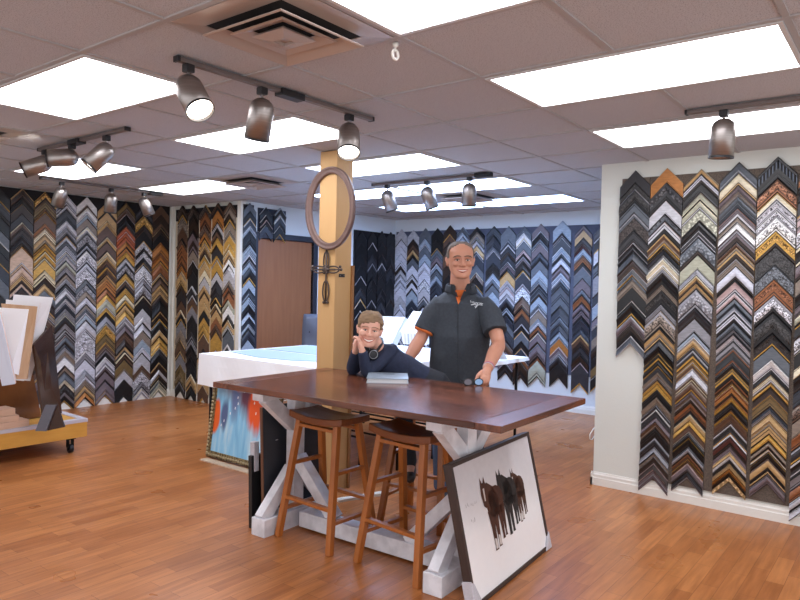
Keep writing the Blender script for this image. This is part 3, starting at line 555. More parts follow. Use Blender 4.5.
# ------------------------------------------------------------------ stools
stw = mat('honey_stool_wood', '98551f', .38, noise=('b26a2e', 4, (9, 9, 1.2), .3)); sts = mat('worn_stool_seat', '5e3018', .3, noise=('85491f', 6, (8, 1, 4), .35))
def stool(label, x, y, rz):
    t = thing('bar_stool', label, 'stool', (x, y, 0), rz, 'saddle seat bar stools')
    mb = MB(); n = 14; a, d = .22, .125; rg = []
    for i in range(n+1):
        v = -a+2*a*i/n; z = .680+.022*(v/a)**2; ex = d*(1-.06*(abs(v)/a)**3)
        rg.append([(-ex, v, z), (ex, v, z), (ex, v, z+.042), (ex*.5, v, z+.036), (-ex*.5, v, z+.036), (-ex, v, z+.042)])
    mb.rings(rg); mb.build('seat', [sts], t, bevel=.006)
    tp = lambda sx, sy: Vector((sx*.085, sy*.155, .69)); bt = lambda sx, sy: Vector((sx*.185, sy*.215, 0))
    at_z = lambda sx, sy, z: bt(sx, sy).lerp(tp(sx, sy), z/.69)
    for sx in (-1, 1):
        for sy in (-1, 1): MB().bar(bt(sx, sy), tp(sx, sy), .036, .036, up=(0,1,0)).build('leg', stw, t, bevel=.004)
    for sx, z in ((-1, .235), (1, .235)): MB().bar(at_z(sx, -1, z), at_z(sx, 1, z), .02, .034, up=(1,0,0)).build('stretcher', stw, t, bevel=.003)
    for sy in (-1, 1):
        for z in (.165, .43): MB().bar(at_z(-1, sy, z), at_z(1, sy, z), .02, .03, up=(0,1,0)).build('side_rung', stw, t, bevel=.003)
    for sx in (-1, 1): MB().bar(Vector((sx*.085, -.15, .66)), Vector((sx*.085, .15, .66)), .018, .045, up=(1,0,0)).build('apron', stw, t)
    return t
st = stool('left wooden bar stool in front of the trestle table, beside the black panels', 2.90, 2.735, R(-2.5))
dup(st, (2.905, 2.125, 0), R(-5.5), 'right wooden bar stool nearest the camera, beside the framed horse picture', 'saddle seat bar stools')
dup(st, (3.52, 2.47, 0), R(6), 'wooden bar stool on the far side of the trestle table, under the boy', 'saddle seat bar stools')

# ------------------------------------------------------------------ framed horse picture leaning on the table
wal = mat('dark_walnut_frame', '2e211d', .5, noise=('43302a', 5, (2, 8, 2), .3)); blkf = mat('black_frame_face', '18181b', .4)
pht = bpy.data.materials.new('snow_photo'); pht.use_nodes = True; nt = pht.node_tree; b = nt.nodes['Principled BSDF']; b.inputs['Roughness'].default_value = .12
tc = nt.nodes.new('ShaderNodeTexCoord'); sp = nt.nodes.new('ShaderNodeSeparateXYZ'); nt.links.new(tc.outputs['Object'], sp.inputs['Vector'])
cr = nt.nodes.new('ShaderNodeValToRGB'); e = cr.color_ramp.elements; e[0].position = .0; e[0].color = lin('f3f4f6'); e[1].position = .66; e[1].color = lin('cfcdd2')
k = e.new(.3); k.color = lin('f4f4f6'); k = e.new(.45); k.color = lin('e6e6ea'); nt.links.new(sp.outputs['Z'], cr.inputs['Fac'])
n = nt.nodes.new('ShaderNodeTexNoise'); n.inputs['Scale'].default_value = 30; nt.links.new(tc.outputs['Object'], n.inputs['Vector'])
mx = nt.nodes.new('ShaderNodeMix'); mx.data_type = 'RGBA'; mx.blend_type = 'SOFT_LIGHT'; mx.inputs[0].default_value = .2; nt.links.new(cr.outputs['Color'], mx.inputs[6]); nt.links.new(n.outputs['Fac'], mx.inputs[7]); nt.links.new(mx.outputs[2], b.inputs['Base Color'])
HW, HH = .938, .668
t = thing('framed_picture', 'large dark framed photograph of three horses in snow, leaning on the table', 'picture', (3.158, 1.6146, .002)); t.rotation_euler = (R(-13.27), 0, R(3.91))
def frame4(parent, w, h, fw, dep, m, name='frame_rail', lip=.0, y0=0):
    """four mitred rails, picture faces -y, bottom edge on z=0"""
    def rail(p): MB().prism([(x, z) for x, z in p], y0, y0+dep, 0).build(name, m, parent, bevel=.002)
    X = w/2
    rail([(-X, 0), (X, 0), (X-fw, fw), (-X+fw, fw)]); rail([(-X, h), (-X+fw, h-fw), (X-fw, h-fw), (X, h)])
    rail([(-X, 0), (-X+fw, fw), (-X+fw, h-fw), (-X, h)]); rail([(X, 0), (X, h), (X-fw, h-fw), (X-fw, fw)])
frame4(t, HW, HH, .02, .045, wal)
MB().box((-HW/2+.015, .008, .015), (HW/2-.015, .014, HH-.015)).build('photograph', pht, t)
hb = {'brown': mat('bay_horse', '5a3222', .7, noise=('3a2018', 25, (1,1,1), .25)), 'black': mat('black_horse', '1d191b', .7, noise=('35302f', 25, (1,1,1), .25)), 'dun': mat('dark_bay_horse', '35221c', .7, noise=('5d3826', 25, (1,1,1), .25)), 'mark': mat('white_marking', 'cfc9c6', .7)}
def horse(ox, oz, s, body, name, white_legs, depth, wx=1.6):
    """horse walking out of the picture: printed flat shapes on the photograph"""
    mb = MB(); y = .0075-depth
    def shp(pts, mi=0, dy=0): mb.prism([(ox+a*s*wx, oz+c*s) for a, c in pts], y-dy, y-dy+.0004, mi)
    el = lambda cx, cz, rx, rz, n=14: [(cx+rx*math.cos(2*PI*k/n), cz+rz*math.sin(2*PI*k/n)) for k in range(n)]
    shp(el(.08, .66, .155, .21)); shp(el(.0, .64, .13, .20)); shp([(-.13, .8), (-.16, .93), (-.06, .96), (.06, .86), (.1, .72), (-.06, .62)])
    shp([(-.19, .97), (-.09, .98), (-.07, .80), (-.09, .66), (-.14, .62), (-.18, .66), (-.20, .82)], 0, .0003); shp([(-.19, .96), (-.18, 1.06), (-.15, .97)]); shp([(-.13, .97), (-.10, 1.06), (-.09, .97)])
    for x0, x1, z0 in ((-.10, -.03, .0), (-.015, .05, .02), (.09, .145, .09), (.155, .20, .11)):
        shp([(x0-.03, .56), (x1+.03, .56), (x1+.004, .30), (x1-.008, z0+.05), (x1, z0), (x0, z0), (x0+.01, z0+.05), (x0+.0, .30)])
        if white_legs and z0 < .05: shp([(x0+.014, z0+.17), (x1-.016, z0+.15), (x1-.012, z0+.02), (x0+.014, z0+.02)], 1, .0004)
    shp([(-.155, .9), (-.125, .9), (-.13, .72), (-.15, .72)], 1 if white_legs else 0, .0006)
    mb.build(name, [hb[body], hb['mark']], t)
horse(.205, .225, .275, 'dun', 'printed_dark_bay_horse', True, .0004, 1.25); horse(.065, .20, .325, 'black', 'printed_black_horse', False, .0012, 1.5); horse(-.115, .175, .35, 'brown', 'printed_bay_horse', True, .002, 1.5)
gr = mat('grey_brush', 'a9a9ad', .8); mb = MB()
for gx, gz, n_ in ((-.36, .44, 9), (-.34, .36, 7), (-.3, .43, 5)):
    for k in range(n_):
        a = gx+rnd.uniform(-.03, .03); z = gz+rnd.uniform(0, .012); mb.prism([(a, z), (a+.003, z), (a+rnd.uniform(-.006, .01), z+.012)], .0074, .0078)
mb.build('printed_brush', gr, t)
bub = mat('bubble_wrap', 'c9c9d2', .25, bump=(120, .8, (1,1,1)), spec=.8)
for s in (-1, 1):
    X = s*HW/2; mb = MB(); mb.prism([(X+s*.008, -.002), (X+s*.008, .13 if s < 0 else .09), (X-s*.02, .11 if s < 0 else .07), (X-s*.075, -.002)], -.006, .051); o = mb.build('corner_wrap', bub, t, bevel=.006); o['label'] = 'bubble wrap folded over the lower %s corner' % ('left' if s < 0 else 'right')

# ------------------------------------------------------------------ black panels at the left end of the table
pblk = mat('black_panel', '24262c', .45, noise=('2d3038', 6, (1,1,1), .3)); pedge = mat('brown_panel_edge', '6a4632', .6)
t = thing('leaning_panel', 'wide black panel standing on edge behind the left trestle', 'panel', (2.745, 3.10, 0), R(0)); t.rotation_euler = (R(-3), 0, R(1))
MB().box((0, 0, 0), (.52, .02, .735)).build('panel_face', pblk, t, bevel=.002); MB().box((-.006, 0, 0), (0, .02, .735)).build('edge_strip', pedge, t)
MB().box((.10, -.003, .52), (.118, 0, .524)).build('label_mark', mat('pale_mark', 'b8b8be', .6), t)
t = thing('leaning_panel', 'narrow black board beside the wide black panel, left of the table', 'panel', (2.70, 3.165, 0), 0); t.rotation_euler = (R(-2), 0, R(3))
MB().box((0, 0, 0), (.38, .028, .44)).build('panel_face', blkf, t, bevel=.002); MB().box((.02, -.004, .34), (.06, .034, .52)).build('corner_wrap', bub, t, bevel=.004)

# ------------------------------------------------------------------ abstract painting in ornate frame
pa = bpy.data.materials.new('abstract_paint'); pa.use_nodes = True; nt = pa.node_tree; b = nt.nodes['Principled BSDF']; b.inputs['Roughness'].default_value = .3
tc = nt.nodes.new('ShaderNodeTexCoord'); mp = nt.nodes.new('ShaderNodeMapping'); mp.inputs['Scale'].default_value = (14, 1, 2.2); nt.links.new(tc.outputs['Object'], mp.inputs['Vector'])
n = nt.nodes.new('ShaderNodeTexNoise'); n.inputs['Scale'].default_value = 1; n.inputs['Detail'].default_value = 4; n.inputs['Distortion'].default_value = .4; nt.links.new(mp.outputs['Vector'], n.inputs['Vector'])
cr = nt.nodes.new('ShaderNodeValToRGB'); e = cr.color_ramp.elements; e[0].position = .3; e[0].color = lin('6fb0dc'); e[1].position = .75; e[1].color = lin('c3dfee'); k = e.new(.5); k.color = lin('8cc8ea'); nt.links.new(n.outputs['Fac'], cr.inputs['Fac'])
colo = cr.outputs['Color']
def stroke(cx, cz, rx, rz2, hexc, hard, amp):
    """soft streaky patch of paint centred there on the canvas"""
    global colo
    m1 = nt.nodes.new('ShaderNodeMapping'); m1.vector_type = 'POINT'; m1.inputs['Location'].default_value = (-cx/rx, 0, -cz/rz2); m1.inputs['Scale'].default_value = (1/rx, 0, 1/rz2); nt.links.new(tc.outputs['Object'], m1.inputs['Vector'])
    ln = nt.nodes.new('ShaderNodeVectorMath'); ln.operation = 'LENGTH'; nt.links.new(m1.outputs['Vector'], ln.inputs[0])
    ad = nt.nodes.new('ShaderNodeMath'); ad.operation = 'MULTIPLY_ADD'; nt.links.new(n.outputs['Fac'], ad.inputs[0]); ad.inputs[1].default_value = amp; nt.links.new(ln.outputs['Value'], ad.inputs[2])
    mr = nt.nodes.new('ShaderNodeMapRange'); nt.links.new(ad.outputs[0], mr.inputs['Value']); mr.inputs['From Min'].default_value = 1+amp*.5+hard; mr.inputs['From Max'].default_value = 1+amp*.5-hard
    mx = nt.nodes.new('ShaderNodeMix'); mx.data_type = 'RGBA'; nt.links.new(mr.outputs['Result'], mx.inputs[0]); nt.links.new(colo, mx.inputs[6]); mx.inputs[7].default_value = lin(hexc); colo = mx.outputs[2]
for a in ((.0, .62, .30, .12, '8f8fa6', .4, 1.6), (-.12, .56, .05, .2, '6a7ba6', .4, 1.2), (.03, .60, .10, .20, '6b4658', .35, 1.4), (-.38, .34, .075, .15, 'e0642c', .15, 1.3), (-.24, .36, .045, .12, '56688f', .3, 1), (.14, .50, .085, .26, 'e05a2a', .25, 1.9), (-.10, .66, .05, .08, 'cf6a3c', .3, 1), (.29, .5, .09, .2, 'c9583a', .3, 1.3)): stroke(*a)
nt.links.new(colo, b.inputs['Base Color'])
orn = mat('ornate_bronze', '4a3a2a', .4, .5, noise=('a89468', 60, (1,1,1), .12), bump=(70, .8, (1,1,1)))
t = thing('framed_painting', 'blue and orange abstract painting in an ornate beaded frame, leaning under the cloth', 'painting', (3.555, 4.36, .012)); t.rotation_euler = (R(-7), 0, -PI/2)
PW, PH = .84, .74
frame4(t, PW, PH, .05, .035, orn)
mb = MB()
for k in range(26): mb.ball((-PW/2+.02+k*(PW-.04)/25, -.006, .022), .012, 6)
for k in range(23): 
    for s in (-1, 1): mb.ball((s*(PW/2-.022), -.006, .03+k*(PH-.06)/22), .012, 6)
mb.build('beading', mat('pale_beads', 'b5a684', .4, .3), t, True)
MB().box((-PW/2+.045, .008, .045), (PW/2-.045, .016, PH-.045)).build('canvas', pa, t)
mb = MB(); X = PW/2-.045
for cx, cz in ((-X+.1, .27), (-X+.13, .31), (-X+.2, .38), (-.12, .43), (-.09, .47), (-.1, .52), (.11, .5), (.14, .42), (-.03, .58)): mb.prism([(cx, cz), (cx+.010, cz-.004), (cx+.012, cz+.016), (cx+.004, cz+.02)], .0066, .0078)
mb.build('white_dabs', mat('white_paint', 'eef0f2', .4), t)
tag(MB().box((3.455, 4.0, 0), (3.525, 4.72, .009)).build('cardboard_strip', mat('pale_cardboard', 'c9b49c', .8)), 'pale cardboard strip on the floor under the ornate painting', 'cardboard')

# ------------------------------------------------------------------ white covered work tables
cloth = mat('white_cloth', 'f0f4fa', .8, bump=(14, .25, (1,1,.4))); ftop = mat('table_laminate', 'd8dade', .5)
def worktable(label, x0, y0, x1, y1, z, cl, drop, sides, seed):
    t = thing('work_table', label, 'table', ((x0+x1)/2, (y0+y1)/2, 0), 0, 'worktables behind the column')
    w, d = (x1-x0)/2, (y1-y0)/2
    MB().box((-w, -d, z-.035), (w, d, z-.003)).build('tabletop', ftop, t, bevel=.004)
    for a in (-1, 1):
        for c in (-1, 1): MB().tube([(a*(w-.06), c*(d-.07), 0), (a*(w-.06), c*(d-.07), z-.03)], .013, 10).build('leg', blkm, t, True)
        MB().tube([(a*(w-.06), -(d-.07), .25), (a*(w-.06), d-.07, .25)], .009, 8).build('leg_brace', blkm, t, True)
    if not cl: return
    rn = random.Random(seed); n = 26; o = .008; pts = []
    per = [(-w-o, -d-o), (w+o, -d-o), (w+o, d+o), (-w-o, d+o)]; nm = [(0, -1), (1, 0), (0, 1), (-1, 0)]
    for k in range(4):
        a, b_ = Vector(per[k]), Vector(per[(k+1) % 4])
        for i in range(n): pts.append((a.lerp(b_, i/n), Vector(nm[k]) if i else (Vector(nm[k])+Vector(nm[k-1]))*.7, sides[k] if i else (sides[k]+sides[k-1])/2))
    ph = [rn.uniform(0, 6) for _ in range(3)]; rg = []
    for lv, (f, out) in enumerate(((0, 0), (.03, .004), (.35, .4), (.7, .8), (1, 1))):
        ring = []
        for i, (p, nn, s) in enumerate(pts):
            amp = .010*math.sin(i*.55+ph[0])+.008*math.sin(i*1.1+ph[1]); q = p+nn*((.006+amp+.004)*out if lv > 1 else 0)
            ring.append(Vector((q.x, q.y, z+.002-f*drop*s)))
        rg.append(ring)
    mb = MB(); mb.rings(rg, cap=False); mb.f.append(tuple(range(len(pts)))[::-1]); mb.m.append(0)
    o_ = mb.build('tablecloth', cloth); o_.location = ((x0+x1)/2, (y0+y1)/2, 0); s_ = o_.modifiers.new('thickness', 'SOLIDIFY'); s_.thickness = .003; s_.offset = 1
    tag(o_, cl, 'tablecloth', 'white cloths over the worktables')
TZ = .863
worktable('covered worktable left of the tan column, nearest the camera', 3.60, 3.50, 4.22, 4.93, TZ, 'white cloth hanging deep over the worktable left of the column', .265, (1, 1, 1, 1), 1)
worktable('covered worktable right behind the tan column and the boy', 4.26, 3.24, 4.88, 4.93, TZ, 'white cloth over the worktable right behind the boy', .12, (1, .3, .3, .3), 2)
worktable('worktable with black legs and a bare right end behind the man', 4.92, 2.84, 5.62, 4.80, TZ, 'thin white cloth over the rearmost worktable behind the man', .03, (1, 1, 1, 1), 3)
vin = mat('pale_blue_vinyl', 'b4cfe6', .35)
tag(MB().prism([(3.79, 4.0), (3.74, 4.35), (3.86, 4.86), (4.2, 4.86), (4.2, 3.6), (4.02, 3.6)], TZ+.006, TZ+.010, 0, Matrix(((1,0,0,0),(0,0,1,0),(0,1,0,0),(0,0,0,1)))).rings([[(x, y, TZ+.006+.004*k) for x, y in ((4.27, 3.75), (4.86, 3.75), (4.86, 4.86), (4.27, 4.86))] for k in (0, 1)]).build('vinyl_sheet', vin), 'pale blue vinyl sheet spread on the covered tables left of the column', 'sheet')
# mat board racks and loose boards on the tables
mwh = mat('mat_board_white', 'eceef0', .7); mgr = mat('mat_board_grey', 'b8bcc2', .7); mdk = mat('mat_board_dark', '33445c', .6); stripes = mat('mat_board_edges', 'd9d6cf', .7)
def slab(t, o0, px_poly, D, th, name, m):
    c = [at(x, y, d)-o0 for (x, y), d in zip(px_poly, D)]; nrm = (c[1]-c[0]).cross(c[2]-c[0]).normalized()
    if nrm.dot(F_) < 0: nrm = -nrm
    k = len(c); MB().add(c+[p+nrm*th for p in c], [tuple(range(k)), tuple(range(2*k-1, k-1, -1))]+[(i, k+i, k+(i+1) % k, (i+1) % k) for i in range(k)]).build(name, m, t)
o0 = at(386, 347, 6.5); t = thing('mat_board_stack', 'leaning bundle of white mat boards on the table just right of the boy\'s head', 'mat boards', o0)
slab(t, o0, ((372, 316), (405, 317), (390, 347), (366, 347)), (6.62, 6.6, 6.4, 6.45), .03, 'mat_board', mwh); slab(t, o0, ((405.5, 317.5), (409, 320), (395, 350), (390.5, 347.5)), (6.6, 6.6, 6.38, 6.38), .02, 'board_edge', mgr)
o0 = at(412, 347, 6.3); t = thing('mat_board_box', 'white slanted box of mat board samples seen edge on, left of the man', 'sample box', o0)
slab(t, o0, ((413, 311), (436, 313), (427, 333.5), (400, 331.5)), (6.55, 6.5, 6.2, 6.25), .02, 'box_lid', mwh)
slab(t, o0, ((401, 332), (427, 334), (427, 345), (403, 344)), (6.25, 6.2, 6.2, 6.25), .12, 'box_body', mwh)
for k in range(7): slab(t, o0, ((404+k*3.3, 333.5+k*.2), (405.6+k*3.3, 333.7+k*.2), (406.2+k*3.2, 343.5), (404.8+k*3.2, 343.4)), (6.235-.007*k,)*4, .004, 'sample_edge', mgr if k % 2 else stripes)
tag(MB(Matrix.Translation((4.40, 3.42, TZ+.004)) @ Matrix.Rotation(R(-40), 4, 'Z')).box((-.09, -.06, 0), (.09, .06, .004)).build('photo_print', mat('pink_print', 'c9a8a4', .5, noise=('e0d4d0', 14, (1,1,1), .1))), 'small pinkish photo print lying on the table between boy and man', 'print')
t = thing('mat_board_stand', 'white slanted board with a dark blue edge at the man\'s right side in the photo', 'display stand', (5.06, 2.98, TZ+.006)); t.rotation_euler = (0, 0, R(-50))
MB().prism([(-.10, 0), (.02, 0), (.11, .26), (.0, .25)], -.015, 0).build('white_board', mwh, t); MB().prism([(.02, 0), (.05, .0), (.14, .26), (.11, .26)], -.03, 0).build('dark_edge', mdk, t)
t = thing('corner_display', 'grey triangular mat sample lying at the right end of the rear table', 'mat sample', (5.24, 2.95, TZ+.006), R(-48))
MB().prism([(-.09, 0), (.10, 0), (.01, .17)], -.02, 0).build('triangle', mgr, t); MB().prism([(-.10, 0), (-.08, 0), (.02, .18), (.0, .18)], -.026, -.02).build('white_edge', mwh, t)
# ------------------------------------------------------------------ tufted office chair behind the tables
lea = mat('slate_leather', '5a6274', .35, bump=(30, .1, (1,1,1)))
t = thing('office_chair', 'slate blue tufted office chair behind the covered tables near the door', 'chair', (5.86, 5.62, 0), R(-50))
mb = MB(); n = 10; vs = []
for i in range(n+1):
    for j in range(n+1):
        u, v = -1+2*i/n, -1+2*j/n; tuft = .022*(math.cos(u*PI*1.5)*math.cos(v*PI*1.5)); vs.append((u*.27*(1-.06*max(0, v)**3), -.05+.03*(u*u)-tuft-.02*(1-u**4)*(1-v**4), .82+v*.31))
k0 = len(vs); fs = [(i*(n+1)+j, (i+1)*(n+1)+j, (i+1)*(n+1)+j+1, i*(n+1)+j+1) for i in range(n) for j in range(n)]
vs += [(x, .05, z) for x, y, z in vs[:k0]]; fs += [tuple(k0+i for i in f)[::-1] for f in fs]
bd = [j for j in range(n+1)]+[i*(n+1)+n for i in range(1, n+1)]+[n*(n+1)+j for j in range(n-1, -1, -1)]+[i*(n+1) for i in range(n-1, 0, -1)]
fs += [(bd[i], bd[(i+1) % len(bd)], k0+bd[(i+1) % len(bd)], k0+bd[i]) for i in range(len(bd))]
mb.add(vs, fs); bk = mb.build('backrest', lea, t, True)
mb = MB()
for u in (-.66, 0, .66):
    for v in (-.33, .33, .75): mb.ball((u*.27, -.062+.02*u*u, .82+v*.31), (.012, .008, .012), 8)
mb.build('tuft_button', mat('dark_button', '2c3240', .4), bk, True)
MB().box((-.27, -.48, .44), (.27, .0, .54)).build('seat', lea, t, bevel=.03, seg=4)
for s in (-1, 1): MB().tube([(s*.29, .0, .5), (s*.31, -.02, .68), (s*.31, -.3, .68), (s*.29, -.34, .5)], .022, 8).build('armrest', blk, t, True)
MB().tube([(0, -.22, .10), (0, -.22, .45)], .03, 12).build('gas_lift', blkm, t, True)
for k in range(5):
    a = 2*PI*k/5; e_ = (.3*math.cos(a), -.22+.3*math.sin(a)); l = MB().bar((0, -.22, .11), (e_[0], e_[1], .075), .045, .03).build('base_arm', blkm, t)
    MB(Matrix.Translation((e_[0], e_[1], .028)) @ Matrix.Rotation(a, 4, 'Z') @ Matrix.Rotation(PI/2, 4, 'Y')).lathe([(.028, -.012), (.028, .012)], 12).build('caster', blk, l)

# ------------------------------------------------------------------ rolling platform at the left
ply = mat('honey_plywood', 'cf9a45', .5, noise=('bd8736', 5, (1, 6, 6), .3)); band = mat('lavender_edge', 'b9b4bd', .5)
P = thing('rolling_platform', 'low rolling plywood display platform with pale edging at the left', 'platform', (2.98, 5.655, 0), R(-1))
MB().box((-1.9, 0, .135), (0, 1.05, .262)).build('platform_body', ply, P, bevel=.002)
mb = MB(); mb.box((-1.9, -.004, .262), (.004, .055, .29)); mb.box((-.055, .055, .262), (.004, 1.054, .29)); mb.build('edge_band', band, P)
MB().box((-1.9, .055, .262), (-.055, 1.05, .285)).build('platform_top', ply, P)
for x, y in ((-.11, .08), (-.11, .95), (-1.0, .08), (-1.75, .08), (-1.75, .95)):
    c = MB().box((x-.035, y-.035, .118), (x+.035, y+.035, .135)).box((x-.022, y-.03, .045), (x-.016, y+.02, .118)).box((x+.016, y-.03, .045), (x+.022, y+.02, .118)).build('caster', blkm, P)
    MB(Matrix.Translation((x, y-.01, .0375)) @ Matrix.Rotation(PI/2, 4, 'Y')).lathe([(.02, -.014), (.0375, -.014), (.0375, .014), (.02, .014)], 18, closed=True).build('wheel', blk, c)
ZP = .29
marb = mat('brown_marbled_panel', '3a261c', .12, noise=('9a6238', 2.2, (1,1,1), .3)); mdark = mat('dark_marbled_panel', '241a17', .1, noise=('4a3226', 3, (1,1,1), .3))
bin_ = thing('display_bin', 'glossy brown marbled bin holding boards on the rolling platform', 'display bin', (2.35, 5.93, ZP), R(8))
MB().prism([(-.55, 0), (.40, 0), (.28, .58), (-.55, .58)], 0, .02).build('front_panel', marb, bin_)
o0 = Vector(bin_.location); RzI = Matrix.Rotation(R(-8), 4, 'Z')
c = [RzI @ (at(x, y, d)-o0) for (x, y), d in zip(((34, 345), (52, 325), (62, 413), (44, 420)), (5.35, 5.6, 5.75, 5.38))]; nn = (c[1]-c[0]).cross(c[2]-c[0]).normalized()*.018
MB().add(c+[p+nn for p in c], [(0, 1, 2, 3), (7, 6, 5, 4)]+[(i, 4+i, 4+(i+1) % 4, (i+1) % 4) for i in range(4)]).build('side_panel', mdark, bin_)
MB().box((-.55, .34, 0), (.40, .36, .66)).build('back_panel', mdark, bin_); MB().box((-.55, .02, 0), (.41, .34, .02)).build('bin_floor', mdark, bin_)
bw = mat('board_white', 'e9eaee', .55); bl = mat('board_birch', 'c9a888', .6, noise=('b58e68', 4, (8,1,1), .3)); bpk = mat('board_pinkish', 'd9c5bd', .6)
def board(label, px_poly, D, th, m, me, yaw):
    """rigid board through the given outline corners, thickened straight back"""
    c = [at(x, y, d) for (x, y), d in zip(px_poly, D)]; nrm = (c[1]-c[0]).cross(c[2]-c[0]).normalized()
    if nrm.dot(F_) < 0: nrm = -nrm
    o0 = c[0].copy(); mb = MB(); fr = [p-o0 for p in c]; bk_ = [p-o0+nrm*th for p in c]; k = len(c)
    t = thing('canvas_board', label, 'board', o0, 0, 'boards fanned out in the marbled bin')
    MB().add(fr+[p-o0+nrm*.003 for p in c], [tuple(range(k)), tuple(range(2*k-1, k-1, -1))]+[(i, k+i, k+(i+1) % k, (i+1) % k) for i in range(k)]).build('board_face', m, t)
    fr = [p-o0+nrm*.003 for p in c]
    MB().add(fr+bk_, [tuple(range(k)), tuple(range(2*k-1, k-1, -1))]+[(i, k+i, k+(i+1) % k, (i+1) % k) for i in range(k)]).build('stretcher_frame', me, t)
board('large white board rising highest out of the marbled bin', ((13.5, 294.5), (53, 297.5), (30, 381), (4, 379)), (5.45, 5.55, 5.5, 5.4), .02, bw, bw, 0)
board('second white board just behind the birch board in the marbled bin', ((6, 299.5), (40, 303), (24, 381), (0, 379)), (5.34, 5.42, 5.38, 5.3), .02, bw, bpk, 0)
board('birch coloured board between the white boards in the marbled bin', ((1, 303.5), (37, 306.5), (27, 379), (16, 379)), (5.24, 5.32, 5.3, 5.24), .03, bl, bl, 0)
board('front white board tapering down in the marbled bin', ((-12, 307), (28.5, 309.5), (18.5, 375), (10, 372)), (5.05, 5.14, 5.16, 5.1), .012, bw, bw, 0)
board('pale blue edged board leaning left in the marbled bin', ((-14, 316), (0, 313), (15, 384), (2, 386)), (4.95, 4.96, 5.12, 5.1), .025, mat('board_bluish', 'cfd9ea', .55), bpk, 0)
t = thing('sample_easel', 'slate grey slanted frame sample standing at the platform edge', 'easel', tuple(at(43, 421, 5.32)), 0); t.location.z = ZP; t.rotation_euler = (0, 0, R(-50))
MB().prism([(-.05, 0), (.035, 0), (.105, .205), (.025, .205)], -.02, 0).build('front_strip', mat('slate_strip', '5b5d68', .4), t); MB().prism([(.035, .0), (.165, .03), (.105, .205)], 0, .02).build('side_wing', mdark, t); MB().box((-.04, -.015, 0), (.03, .10, .012)).build('foot', blk, t)
pal = mat('pale_pine', 'd0b09a', .6, noise=('bf9a82', 5, (1, 9, 9), .3))
for k, (x, y, z, w, d, h, rz, lb) in enumerate(((2.28, 5.80, 0, .46, .16, .055, 4, 'bottom pale wood block of the small pile on the platform'), (2.22, 5.82, .056, .44, .15, .045, -5, 'middle pale wood block of the small pile on the platform'), (2.20, 5.82, .102, .42, .16, .055, 2, 'top pale wood block of the small pile on the platform'))):
    tag(MB(Matrix.Rotation(R(rz), 4, 'Z')).box((-w/2, -d/2, 0), (w/2, d/2, h)).build('wood_block', pal, bevel=.004), lb, 'wood block', 'pale wood blocks on the platform').location = (x, y-.05, ZP+z)

# ------------------------------------------------------------------ small things
silv = mat('silver_cover', '9aa6b2', .3, .2); pages = mat('pages', 'cfd3d6', .7); spine = mat('dark_spine', '2b2f38', .5)
t = thing('silver_binder', 'silver covered binder lying on the dark table in front of the boy', 'binder', (3.215, 2.55, .911)); t.rotation_euler = (0, 0, YAW-PI/2)
MB().box((-.125, -.11, .0), (.125, .10, .004)).build('cover', silv, t); MB().box((-.118, -.105, .004), (.118, .098, .024)).build('pages', pages, t)
MB().rings([[(-.125, -.11, .026), (.125, -.108, .026), (.12, .10, .034), (-.12, .10, .034)], [(-.125, -.11, .03), (.125, -.108, .03), (.12, .10, .038), (-.12, .10, .038)]]).build('cover', silv, t)
MB().box((-.124, .098, .004), (.124, .104, .034)).build('spine', spine, t); MB().box((-.03, .04, .037), (.04, .047, .0385)).build('title_strip', spine, t)
t = thing('sunglasses', 'dark sunglasses with a bluish lens beside the man\'s hand on the table', 'glasses', (3.43, 2.075, .9115)); t.rotation_euler = (0, 0, YAW-PI/2+R(12))
gl1 = mat('grey_lens', '6a6670', .1, spec=.8); gl2 = mat('lens_blue_reflection', '8fb4dd', .1, spec=.8)  # blue of one lens is a reflection put into its colour
for s, m in ((-1, gl1), (1, gl2)):
    mb = MB(); ov = [(s*.033+.026*math.cos(2*PI*k/20), 0, .022+.02*math.sin(2*PI*k/20)) for k in range(20)]
    mb.tube(ov, .003, 6, closed=True); fr = mb.build('frame_rim', blk, t, True); MB().prism([(x, z) for x, _, z in ov], -.001, .001).build('lens', m, fr)
    MB().tube([(s*.06, 0, .026), (s*.064, .05, .02), (s*.03, .09, .006)], .0025, 6).build('temple', blk, t, True)
MB().tube([(-.008, 0, .028), (0, -.002, .031), (.008, 0, .028)], .0025, 6).build('bridge', blk, t, True)
t = thing('power_cord', 'loop of white cord hanging out beside the end of the right wall', 'cord', (5.06, 1.96, 0))
MB().tube([(.3, .01, .50), (.14, .02, .44), (.04, .03, .41), (-.01, .035, .375), (-.015, .035, .34), (.02, .03, .33), (.08, .02, .37), (.3, .01, .44)], .0035, 8).build('cord', trimw, t, True)
MB().box((.28, -.003, .40), (.36, .012, .55)).build('outlet_plate', trimw, t)
t = thing('wall_box', 'narrow black box mounted on the hidden side of the right wall end', 'box', (5.35, 1.957, 1.60)); MB().box((-.2, 0, 0), (.2, .055, .30)).build('box_body', blkf, t, bevel=.004); MB().box((-.15, .055, .05), (.15, .058, .25)).build('box_cover', blk, t)
tag(MB().bar((3.42, 3.13, .009), (3.95, 2.92, .009), .05, .018).build('wood_strip', trimw), 'white strip of moulding lying on the floor under the dark table', 'strip')

